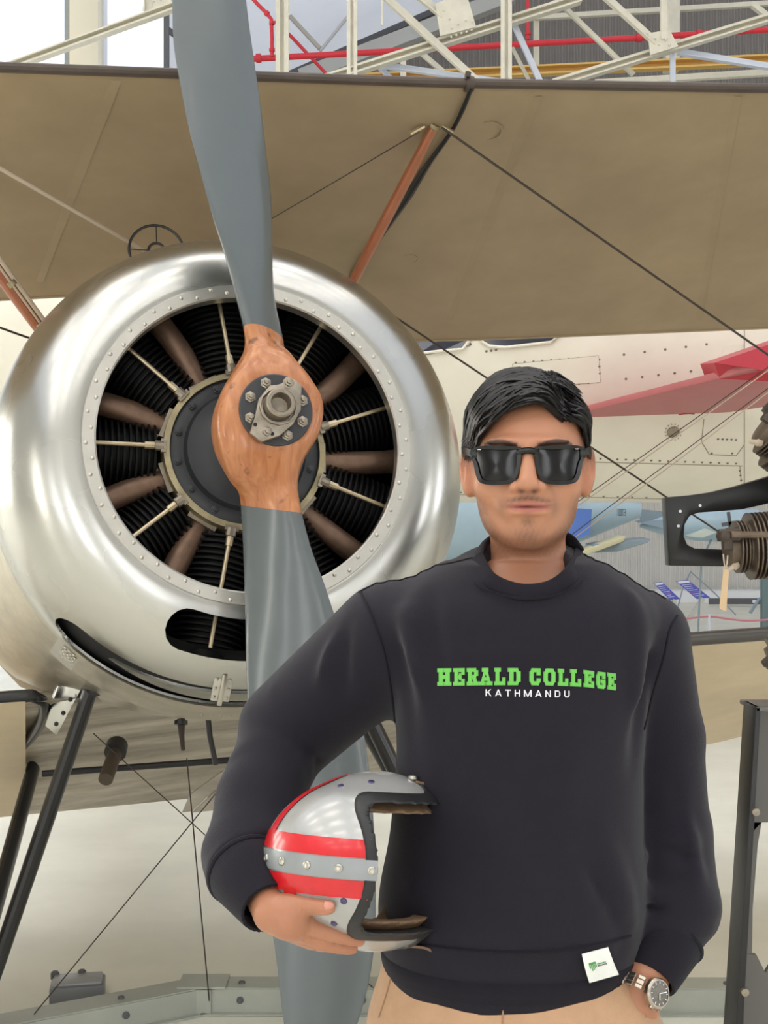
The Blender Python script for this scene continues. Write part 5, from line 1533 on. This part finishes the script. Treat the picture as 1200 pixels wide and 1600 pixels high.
# ---------------------------------------------------------------- wristwatch at the pocket
M_steelw = mat('watch_steel', (178, 168, 156), .28, metal=1.0); M_dial = mat('watch_dial', (120, 116, 108), .3, metal=.5, var=.3, vscale=400)
wa = P(1027, 1552, 1.572); fa = (WR - B3).normalized()
wn = Vector((.40, -.9, .05)).normalized(); wn = (wn - fa * wn.dot(fa)).normalized()
wt = empty('wristwatch', wa, 'steel wristwatch with metal link bracelet showing below the sleeve cuff', 'wristwatch')
wc = P(1010, 1546, 1.598); cc_ = wa
MB().lathe(cc_, wn, [(-.006, .016), (-.004, .0185), (.002, .0185), (.004, .0165), (.004, .0150)], 40).build('case', M_steelw, wt)
MB().lathe(cc_, wn, [(.0032, .0155), (.0034, .0005)], 40).build('dial', M_dial, wt)
tgx = fa; tgy = wn.cross(fa)
for a, L in ((.6, .008), (2.3, .012)):
    d = tgx * math.cos(a) + tgy * math.sin(a)
    MB().beam(cc_ + wn * .0042, cc_ + wn * .0042 + d * L, .0011, .0006, wn).build('hand', M_white, wt, smooth=False)
for k in range(12):
    d = tgx * math.cos(k * math.pi / 6) + tgy * math.sin(k * math.pi / 6)
    MB().beam(cc_ + wn * .004 + d * .0115, cc_ + wn * .004 + d * .014, .0009, .0006, wn).build('hour_mark', M_white, wt, smooth=False)
MB().lathe(cc_ + tgx * .018, tgx, [(0, .003), (.003, .003), (.003, .0003)], 12).build('crown', M_steelw, wt)
ax_o = cc_ - wn * .030                                        # bracelet round the wrist
for k in range(1, 15):
    a = k * 2 * math.pi / 15
    if k in (7, 8): pass
    n_ = wn * math.cos(a) + tgy * math.sin(a); c = ax_o + n_ * .0295; R = Matrix((tgx, n_.cross(tgx), n_)).transposed()
    for j, (o_, w_) in enumerate(((-.006, .005), (0, .0062), (.006, .005))):
        MB().box(c + tgx * o_, (w_, .0098, .0034), R).build('bracelet_link', M_steelw, wt, bevel=.0008, seg=1)
# ================================================================== cream jet behind the wing
M_jet = mat('cream_aircraft_paint', (238, 233, 218), .38, var=.05, vscale=1.5)
M_jseam = mat('panel_seam', (168, 160, 142), .5); M_jdark = mat('cockpit_glass', (46, 48, 62), .1)
M_maroon = mat('faded_maroon', (176, 92, 96), .45, var=.06, vscale=3); M_crim = mat('crimson', (176, 24, 48), .4)
jet = empty('jet_aircraft', (3.2, 11.2, 0), 'large cream jet fuselage with maroon wing standing behind the biplane', 'aircraft')
JY, JZ, JR = 11.2, 3.05, 1.3
rows = []
for x in np.linspace(-4.5, 10, 40):
    k = float(np.interp(x, [-4.5, -3, 0, 9, 10], [.55, .8, 1, 1, .96]))
    rows.append([Vector((x, JY + JR * k * math.cos(a), JZ + JR * k * math.sin(a) * 1.0)) for a in np.linspace(0, 2 * math.pi, 56, endpoint=False)])
fj = MB().rows(rows, True); fj.f += [tuple(range(56)), tuple(39 * 56 + k for k in range(56))]
fjo = fj.build('fuselage', M_jet, jet)
bm2 = bmesh.new(); bm2.from_mesh(fjo.data); JB = BVHTree.FromBMesh(bm2)
def on_jet(px, py, off=.004):
    p, n_ = cam_hit(JB, px, py)
    return None if p is None else p + (n_ if n_.y < 0 else -n_) * off
def jseam(pts, closed=False, r=.0045):
    q = []
    pts = pts + [pts[0]] if closed else pts
    for (x0, y0), (x1, y1) in zip(pts[:-1], pts[1:]):
        n = max(2, int(math.hypot(x1 - x0, y1 - y0) / 12))
        q += [on_jet(x0 + (x1 - x0) * t / n, y0 + (y1 - y0) * t / n, .001) for t in range(n)]
    q.append(on_jet(*pts[-1], .001)); q = [a for a in q if a is not None]
    if len(q) > 1: MB().tube(q, r, 5).build('panel_seam', M_jseam, jet)
jriv = MB()
def jrow(x0, y0, x1, y1, n):
    for t in np.linspace(0, 1, n):
        p = on_jet(x0 + (x1 - x0) * t, y0 + (y1 - y0) * t, .0)
        if p is not None: jriv.lathe(p, (0, -1, -.1), [(0, .011), (.004, .009), (.006, .0005)], 6)
def hatch(pts, name='access_hatch'):
    """thin raised cover plate on the fuselage skin"""
    q = [on_jet(x, y, .008) for x, y in pts]; b = [on_jet(x, y, -.01) for x, y in pts]
    n = len(q); MB().add(q + b, [tuple(range(n))] + [(i, (i + 1) % n, n + (i + 1) % n, n + i) for i in range(n)]).build(name, M_jet, jet, smooth=False)
hatch([(801, 569), (935, 556), (938, 597), (806, 606)]); jseam([(801, 569), (935, 556), (938, 597), (806, 606)], True)
jrow(806, 567, 930, 558, 10); jrow(936, 562, 937, 594, 4); jrow(890, 600, 934, 597, 4)
hatch([(1131, 541), (1160, 537), (1160, 560), (1126, 566)]); jrow(1134, 543, 1158, 540, 4); jrow(1131, 562, 1158, 557, 4)
jseam([(1163, 500), (1163, 640), (1163, 770)]); jseam([(700, 716), (1160, 728)]); jrow(925, 716, 1150, 724, 18); jseam([(690, 772), (1260, 784)]); jrow(720, 769, 1010, 777, 14)
jrow(975, 554, 1104, 538, 5); jrow(978, 592, 1105, 577, 6); jrow(668, 574, 672, 610, 3); jrow(760, 549, 775, 547, 3)
jseam([(1100, 655), (1096, 690), (1108, 710), (1150, 712), (1163, 695)]); jrow(1122, 686, 1150, 687, 5); jrow(1112, 708, 1144, 708, 2)
jseam([(640, 560), (700, 547), (735, 540)]); jrow(645, 556, 735, 538, 10); jseam([(1156, 728), (1158, 752)]); jrow(1156, 735, 1158, 750, 3)
jriv.build('rivet', mat('dark_rivet', (120, 112, 98), .5), jet); [tag(o, kind='stuff') for o in jet.children if o.name.startswith('rivet')]
pp_, pn_ = cam_hit(JB, 1052, 675); pn_ = pn_ if pn_.y < 0 else -pn_
MB().lathe(pp_, pn_, [(0, .05), (.012, .05), (.014, .036), (.006, .034), (.006, .0005)], 24).build('vent_port', M_nut, jet)
for k in range(14):
    a = k * 2 * math.pi / 14; c = on_jet(1052 + 12.5 * math.cos(a), 675 + 12.5 * math.sin(a), 0)
    MB().lathe(c, pn_, [(0, .006), (.006, .005), (.008, .0005)], 6).build('port_rivet', M_jseam, jet)
for pts in ([(752, 500), (905, 500), (860, 535), (790, 543), (764, 541), (752, 533)], [(640, 536), (735, 500), (736, 528), (722, 546), (690, 548), (655, 552)]):
    q = [on_jet(x, y, .02) for x, y in pts]; b = [on_jet(x, y, -.02) for x, y in pts]; n = len(q)
    MB().add(q + b, [tuple(range(n))] + [(i, (i + 1) % n, n + (i + 1) % n, n + i) for i in range(n)]).build('cockpit_window', M_jdark, jet, smooth=False)
    MB().tube(q + [q[0]], .012, 6).build('window_frame', M_jet, jet)
wn_ = [P(870, 655, 10.15), P(905, 646, 9.78), P(1123, 592, 7.85), P(1300, 545, 6.75)]; wf_ = [P(1300, 620, 9.3), P(1116, 648, 10.2), P(962, 671, 11.1), P(880, 673, 11.3)]
MB().prism(wn_ + wf_, (0, 0.02, .05)).build('wing', M_maroon, jet, bevel=.012)
jw = [o for o in jet.children if o.name.startswith('wing')][0]
WB = BVHTree.FromPolygons([tuple(v.co) for v in jw.data.vertices], [tuple(q.vertices) for q in jw.data.polygons])
for o_ in (0, 5):
    q = [cam_hit(WB, x, y - o_ * .8)[0] for x, y in ((975 + o_ * 3, 663), (1000, 659.5), (1040, 654), (1072, 650), (1090 - o_, 650.5))]
    MB().tube(smooth_path([v for v in q if v is not None], 5), .007, 6).build('wing_line', M_crim, jet)
a_, b_, c_, d_, e_ = P(1116, 567, 7.8), P(1280, 512, 7.0), P(1280, 590, 6.9), P(1280, 600, 7.3), P(1125, 592, 7.85)
off = Vector((.0, .35, .04))
MB().add([a_, b_, c_, d_, e_] + [v + off for v in (a_, b_, c_, d_, e_)], [(0, 1, 2), (0, 2, 3, 4), (5, 6, 1, 0), (6, 8, 3, 2, 1), (8, 9, 4, 3), (9, 5, 0, 4), (9, 8, 6, 5)]).build('wing_fence', M_crim, jet, smooth=False)
for x, y in ((-2.2, 11.2), (6.5, 10.9), (6.5, 12.6)):
    MB().tube([(x, y, 2.0), (x, y, .3)], .06, 12).build('gear_leg', M_grey, jet)
    MB().lathe((x - .09, y, .32), (1, 0, 0), [(0, .05), (.02, .26), (.06, .32), (.12, .32), (.16, .26), (.18, .05)], 32).build('wheel', M_tyre, jet)

# ================================================================== pale blue aircraft, farther back
M_pb = mat('pale_blue_paint', (176, 200, 214), .4, var=.06, vscale=2); M_pb2 = mat('flag_blue', (92, 128, 206), .4); M_greyw = mat('slate_wing', (140, 156, 166), .45)
ba = empty('aircraft', (1.0, 17, 0), 'pale blue aircraft body with blue panel, far behind the person\'s shoulder', 'aircraft')
rows = []
for x in np.linspace(-3, 3.4, 26):
    r = float(np.interp(x, [-3, -1.5, 1.5, 2.6, 3.4], [.42, .62, .56, .36, .10])); zc = float(np.interp(x, [-3, 1.5, 3.4], [1.66, 1.62, 1.78]))
    rows.append([Vector((x, 17 + r * math.cos(a), zc + r * math.sin(a))) for a in np.linspace(0, 2 * math.pi, 28, endpoint=False)])
mbb = MB().rows(rows, True); mbb.f += [tuple(range(28)), tuple(25 * 28 + k for k in range(28))]; mbb.build('fuselage', M_pb, ba)
MB().prism([P(884, 793, 16.36), P(925, 796, 16.36), P(922, 836, 16.36), P(886, 846, 16.36)], (0, .25, 0)).build('flag_panel', M_pb2, ba, smooth=False)
MB().prism([P(926, 852, 16.2), P(962, 846, 16.2), P(1018, 842, 16.0), P(1012, 848, 16.0), P(965, 862, 16.2), P(930, 864, 16.2)], (0, .6, .02)).build('tailplane', M_greyw, ba, bevel=.01)
MB().prism([P(905, 862, 16.1), P(978, 838, 16.1), P(975, 846, 16.1), P(915, 868, 16.1)], (0, .5, .02)).build('flap', mat('cream_flap', (216, 208, 170), .5), ba, bevel=.01)
for j, ch in enumerate('1003'):
    for (x0, y0, x1, y1) in {'1': [(.4, 0, .6, 1)], '0': [(.1, 0, .3, 1), (.7, 0, .9, 1), (.1, 0, .9, .15), (.1, .85, .9, 1)], '3': [(.7, 0, .9, 1), (.1, 0, .9, .15), (.1, .85, .9, 1), (.2, .43, .9, .57)]}[ch]:
        px = 963 + j * 4; py = 795; c = [(px + 3.4 * a, py + 11 * b) for a, b in ((x0, y0), (x1, y0), (x1, y1), (x0, y1))]
        MB().prism([P(x, y, 16.55) for x, y in c], (0, .04, 0)).build('serial_digit', M_greyw, ba, smooth=False)
for x in (-1.5, 1.8): MB().tube([(x, 17, 1.2), (x, 17, .02)], .05, 10).build('stand_leg', M_grey, ba)

tk = empty('drop_tank', (4.2, 17.5, 0), 'blue-grey spindle shaped tank with tail fins hanging beside the black bracket', 'tank')
x0 = P(1000, 822, 17.5); x1 = P(1240, 818, 17.5); L = (x1 - x0).length
MB().lathe(x0, x1 - x0, [(0, .02), (.15 * L, .13), (.35 * L, .21), (.55 * L, .24), (.75 * L, .21), (.92 * L, .1), (L, .01)], 24).build('body', M_pb, tk)
MB().prism([P(993, 795, 17.5), P(1034, 799, 17.5), P(1048, 814, 17.5), P(1003, 815, 17.5)], (0, .04, 0)).build('fin', M_greyw, tk, smooth=False)
MB().prism([P(998, 817, 17.4), P(1035, 812, 17.4), P(1062, 824, 17.2), P(1040, 826, 17.2)], (0, .3, .03)).build('fin', M_greyw, tk, smooth=False)
MB().prism([P(1075, 838, 17.2), P(1104, 826, 17.2), P(1120, 832, 17.2), P(1098, 840, 17.2)], (0, .3, .03)).build('fin', mat('pale_fin', (205, 214, 206), .5), tk, smooth=False)
MB().tube([P(1112, 842, 17.4), P(1096, 876, 17.4), (P(1090, 900, 17.4).x, 17.4, 0.01)], .014, 8).build('stand_leg', M_greyw, tk)
MB().beam(P(1138, 800, 17.1), P(1143, 838, 17.1), .04, .03).beam(P(1128, 820, 17.1), P(1152, 816, 17.1), .05, .03).build('propeller', M_dsteel, tk, smooth=False)

# ================================================================== display boards, barrier, far plinth
M_bd = mat('blue_board', (84, 92, 190), .4); M_bw = mat('board_white', (232, 234, 244), .5); M_bp = mat('board_pink', (216, 120, 160), .5)
def board(c, label, postpx):
    Yb = 20.0; q = [P(x, y, Yb) for x, y in c]
    root = empty('display_board', (q[3].x, Yb, 0), label, 'sign')
    n_ = (q[1] - q[0]).cross(q[3] - q[0]).normalized(); n_ = n_ if n_.y < 0 else -n_
    MB().prism(q, -n_ * .03).build('panel', M_bd, root, smooth=False)
    def bl(u0, v0, u1, v1, m, nm):
        f = lambda u_, v_: q[0] + (q[1] - q[0]) * u_ + (q[3] - q[0]) * v_ + n_ * .004
        MB().prism([f(u0, v0), f(u1, v0), f(u1, v1), f(u0, v1)], -n_ * .003).build(nm, m, root, smooth=False)
    bl(.05, .03, .95, .14, M_bw, 'heading')
    for k in range(7): bl(.12, .22 + k * .1, .88 - .1 * (k % 3), .245 + k * .1, M_bp if k == 4 else M_bw, 'text_line')
    m_ = (q[2] + q[3]) / 2
    MB().beam(m_ + Vector((0, .02, 0)), Vector((P(*postpx, Yb).x, Yb, 0.0)), .07, .05).build('post', mat('pale_post', (196, 196, 188), .5), root, smooth=False)
board([(1056, 908), (1075, 906), (1110, 934), (1089, 936)], 'blue slanted information board nearer the black bracket, white text lines', (1068, 975))
board([(1021, 911), (1034, 909), (1063, 936), (1047, 938)], 'blue slanted information board half hidden by the person\'s shoulder', (1040, 975))
sp_ = MB().tube([P(1079, 893, 20.5), P(1118, 928, 20.5), P(1150, 961, 20.5)], .011, 8).tube([P(1079, 893, 20.5), P(1066, 922, 20.5), Vector((P(1052, 960, 20.5).x, 20.5, 0))], .011, 8)
sp_.v and tag(sp_.build('guy_prop', M_greyw), 'thin grey slanted support rods standing behind the blue boards', 'support')
br = empty('rope_barrier', (*floorpt(1108, 988)[:1], 18.6, 0), 'low white barrier post with pink rope on the far floor', 'barrier')
for px in (990, 1108, 1236):
    X_ = (px - 600) / F * 18.6; MB().lathe((X_, 18.6, 0), (0, 0, 1), [(0, .11), (.02, .11), (.03, .02), (.27, .02), (.29, .03), (.30, .001)], 16).build('post', M_bw, br)
for a, b in ((990, 1108), (1108, 1236)):
    MB().tube(smooth_path([P(a, 963 if a > 1000 else 985, 18.6), P((a + b) / 2, 970, 18.6), P(b, 963, 18.6)], 6), .014, 8).build('rope', mat('pink_rope', (214, 130, 142), .6), br)
MB().box((13, 27.4, .12), (20, .8, .24)).build('plinth', mat('white_plinth', (232, 233, 236), .5)); tag(bpy.data.objects['plinth'], 'long low white plinth along the foot of the far ribbed wall', 'plinth')
kb = MB().box((9.0, 25.6, .10), (5.0, .08, .12)); tag(kb.build('kerb_sign', M_dsteel, smooth=False), 'dark strip with white marks low on the far floor', 'sign')
for k in range(9):
    MB().box((7.4 + k * .42, 25.55, .10), (.09 + .06 * (k % 3), .02, .06)).build('mark', M_bw, bpy.data.objects['kerb_sign'], smooth=False)
lt = empty('trestle', (P(1185, 930, 19).x, 19, 0), 'teal grey trestle at the far right edge beyond the engine', 'trestle')
MB().tube([P(1172, 958, 19), P(1186, 936, 19), P(1215, 930, 19)], .025, 8).build('brace', M_greyw, lt)
MB().box((P(1196, 950, 19).x, 19, .45), (.12, .12, .9)).build('leg', mat('teal_grey', (108, 132, 134), .5), lt, smooth=False)

# ================================================================== radial engine on its stand, right edge
M_cyl = mat('brown_engine_metal', (112, 98, 84), .42, metal=.5, var=.3, vscale=30); M_cyl2 = mat('dark_engine_metal', (78, 68, 60), .45, metal=.4, var=.3, vscale=30)
M_stand = mat('black_stand', (27, 27, 28), .35, bump=.05, bscale=40); M_stand2 = mat('dark_grey_stand', (104, 102, 99), .4, metal=.1)
EC = P(1425, 838, 2.72)
re_ = empty('radial_engine', EC, 'weathered brown finned engine with cylinders pointing left at the right edge', 'engine')
def rad2(th, y=0):
    z = Vector((math.cos(th), 0, math.sin(th))) * .88; yv = Vector((0, -1, 0)); x = yv.cross(z).normalized()
    M = Matrix((x, yv, z)).transposed().to_4x4(); M.translation = EC + Vector((0, y, 0)); return M
cylp = MB().lathe((0, 0, 0), (0, 0, 1), finned(.050, .15, .40, 24, .0715) + [(.402, .05)] + finned(.042, .405, .43, 3, .056) + [(.432, .042), (.445, .042), (.450, .034), (.450, .0005)], 36)
for k in range(9):
    th = D(183.5 - 40 * k)
    if k == 0:
        c1 = local_part(cylp, 'cylinder', M_cyl, re_, rad2(th), angle=50)
        rk = MB().box((-.026, .045, .455), (.022, .03, .05)).box((-.012, .05, .462), (.03, .022, .022)).lathe((-.028, .045, .43), (0, 0, 1), [(0, .013), (.05, .013), (.052, .0003)], 12).lathe((-.026, .03, .47), (0, 1, 0), [(0, .012), (.04, .012), (.041, .0003)], 8)
        c2 = local_part(rk, 'rocker', M_cyl2, re_, rad2(th), bevel=.002)
        pr_ = MB().tube([(-.028, .062, .455), (-.012, .072, .16)], .0075, 10)
        c3 = local_part(pr_, 'pushrod', M_cyl, re_, rad2(th))
        pg = MB().lathe((.035, .02, .43), (.5, .1, 1), [(0, .009), (.012, .009), (.014, .006), (.03, .005), (.031, .0003)], 10)
        c4 = local_part(pg, 'spark_plug', M_wire2, re_, rad2(th))
    else:
        for o in (c1, c2, c3, c4): copy_of(o, re_, rad2(th))
MB().lathe(EC + Vector((0, .12, 0)), (0, -1, 0), [(0, .10), (.0, .16), (.22, .165), (.24, .14), (.27, .09), (.30, .04), (.34, .03), (.34, .0005)], 40).build('crankcase', M_cyl2, re_)
tg_ = empty('paper_tag', P(1132, 880, 2.62), 'tan paper tag on a string hanging from the engine rod', 'tag')
MB().prism([P(1131, 884, 2.62), P(1139, 893, 2.62), P(1135, 955, 2.62), P(1124, 951, 2.62)], (0, .0015, 0)).build('card', mat('manila', (214, 186, 148), .7), tg_, smooth=False)
MB().tube([P(1130, 866, 2.62), P(1131, 876, 2.615), P(1133, 889, 2.618)], .0014, 6).build('string', M_wire2, tg_)
MB().tube([P(1137, 868, 2.62), P(1136, 880, 2.615), P(1133, 889, 2.618)], .0014, 6).build('string', M_wire2, tg_)

stn_ = empty('engine_stand', (P(1240, 900, 2.85).x, 2.85, 0), 'black painted engine stand with curved bracket arm and slotted leg', 'stand')
br_ = [(1040, 777), (1076, 774), (1112, 769), (1150, 760), (1200, 745), (1260, 726), (1330, 700), (1330, 752), (1260, 772), (1200, 787), (1160, 796), (1122, 799), (1092, 801), (1078, 806), (1070, 820), (1069, 838), (1074, 851), (1086, 857), (1140, 859), (1330, 859), (1330, 886), (1140, 885), (1046, 884)]
MB().prism([P(x, y, 2.86) for x, y in br_], (0, .045, 0)).build('bracket', M_stand, stn_, bevel=.003, angle=30)
for x, y in ((1063, 799), (1060, 822), (1094, 790)):  # white discs stand in for bolt holes, their brightness put into the colour
    MB().lathe(P(x, y, 2.858), (0, -1, 0), [(0, .0035), (.001, .003), (.0012, .0003)], 10).build('bolt', M_bw, stn_)
# leg: edge flange and slotted web, down to the floor
def lx(y): return 1181 + (1150 - 1181) * (y - 1105) / 495
ye = HY + CZ / 2.62 * F
Yl = 2.62
MB().prism([P(lx(1105), 1105, Yl), P(lx(1105) + 8, 1105, Yl), P(lx(ye) + 14, ye, Yl), P(lx(ye), ye, Yl)], (0, .09, 0)).build('flange', M_stand, stn_, bevel=.002)
def wb(pts): MB().prism([P(x, y, Yl + .05) for x, y in pts], (0, .012, 0)).build('web', M_stand2, stn_, smooth=False)
wb([(1188, 1108), (1290, 1108), (1290, 1285), (1190, 1285), (1176, 1300)]); wb([(1178, 1285), (1190, 1285), (1184, 1320), (1176, 1420), (1175, 1490), (1165, 1490), (1168, 1400)])
wb([(1165, 1490), (1182, 1492), (1196, 1520), (1215, 1490), (1290, 1490), (1290, ye), (1150, ye)]); wb([(1215, 1285), (1290, 1285), (1290, 1490), (1215, 1490)])
MB().prism([P(1181, 1105, Yl), P(1295, 1105, Yl), P(1295, 1112, Yl), P(1181, 1112, Yl)], (0, .12, 0)).build('cap', M_stand2, stn_, bevel=.002)
for x, y in ((1176, 1268), (1159, 1549)): MB().lathe(P(x + 4, y, Yl), (0, -1, 0), [(0, .009), (.008, .008), (.009, .0003)], 12).build('bolt', M_nut, stn_)
MB().beam(P(1300, 1108, 2.74), P(1300, 860, 2.84), .05, .05).build('upright', M_stand, stn_, smooth=False)
MB().beam(P(1300, 1108, 2.74), Vector((P(1300, 1108, 2.74).x, 2.74, 0.0)), .06, .06).build('upright', M_stand, stn_, smooth=False)
MB().box((P(1240, 1000, 2.7).x, 2.72, .02), (.5, .5, .04)).build('foot', M_stand, stn_, bevel=.005)
MB().lathe(EC + Vector((0, .12, 0)), (0, 1, 0), [(0, .12), (.02, .12), (.02, .05), (.2, .05), (.2, .0005)], 24).build('mount', M_stand, stn_)
MB().beam(EC + Vector((0, .22, 0)), Vector((EC.x, EC.y + .22, 0.0)), .08, .08).build('upright', M_stand, stn_, smooth=False)
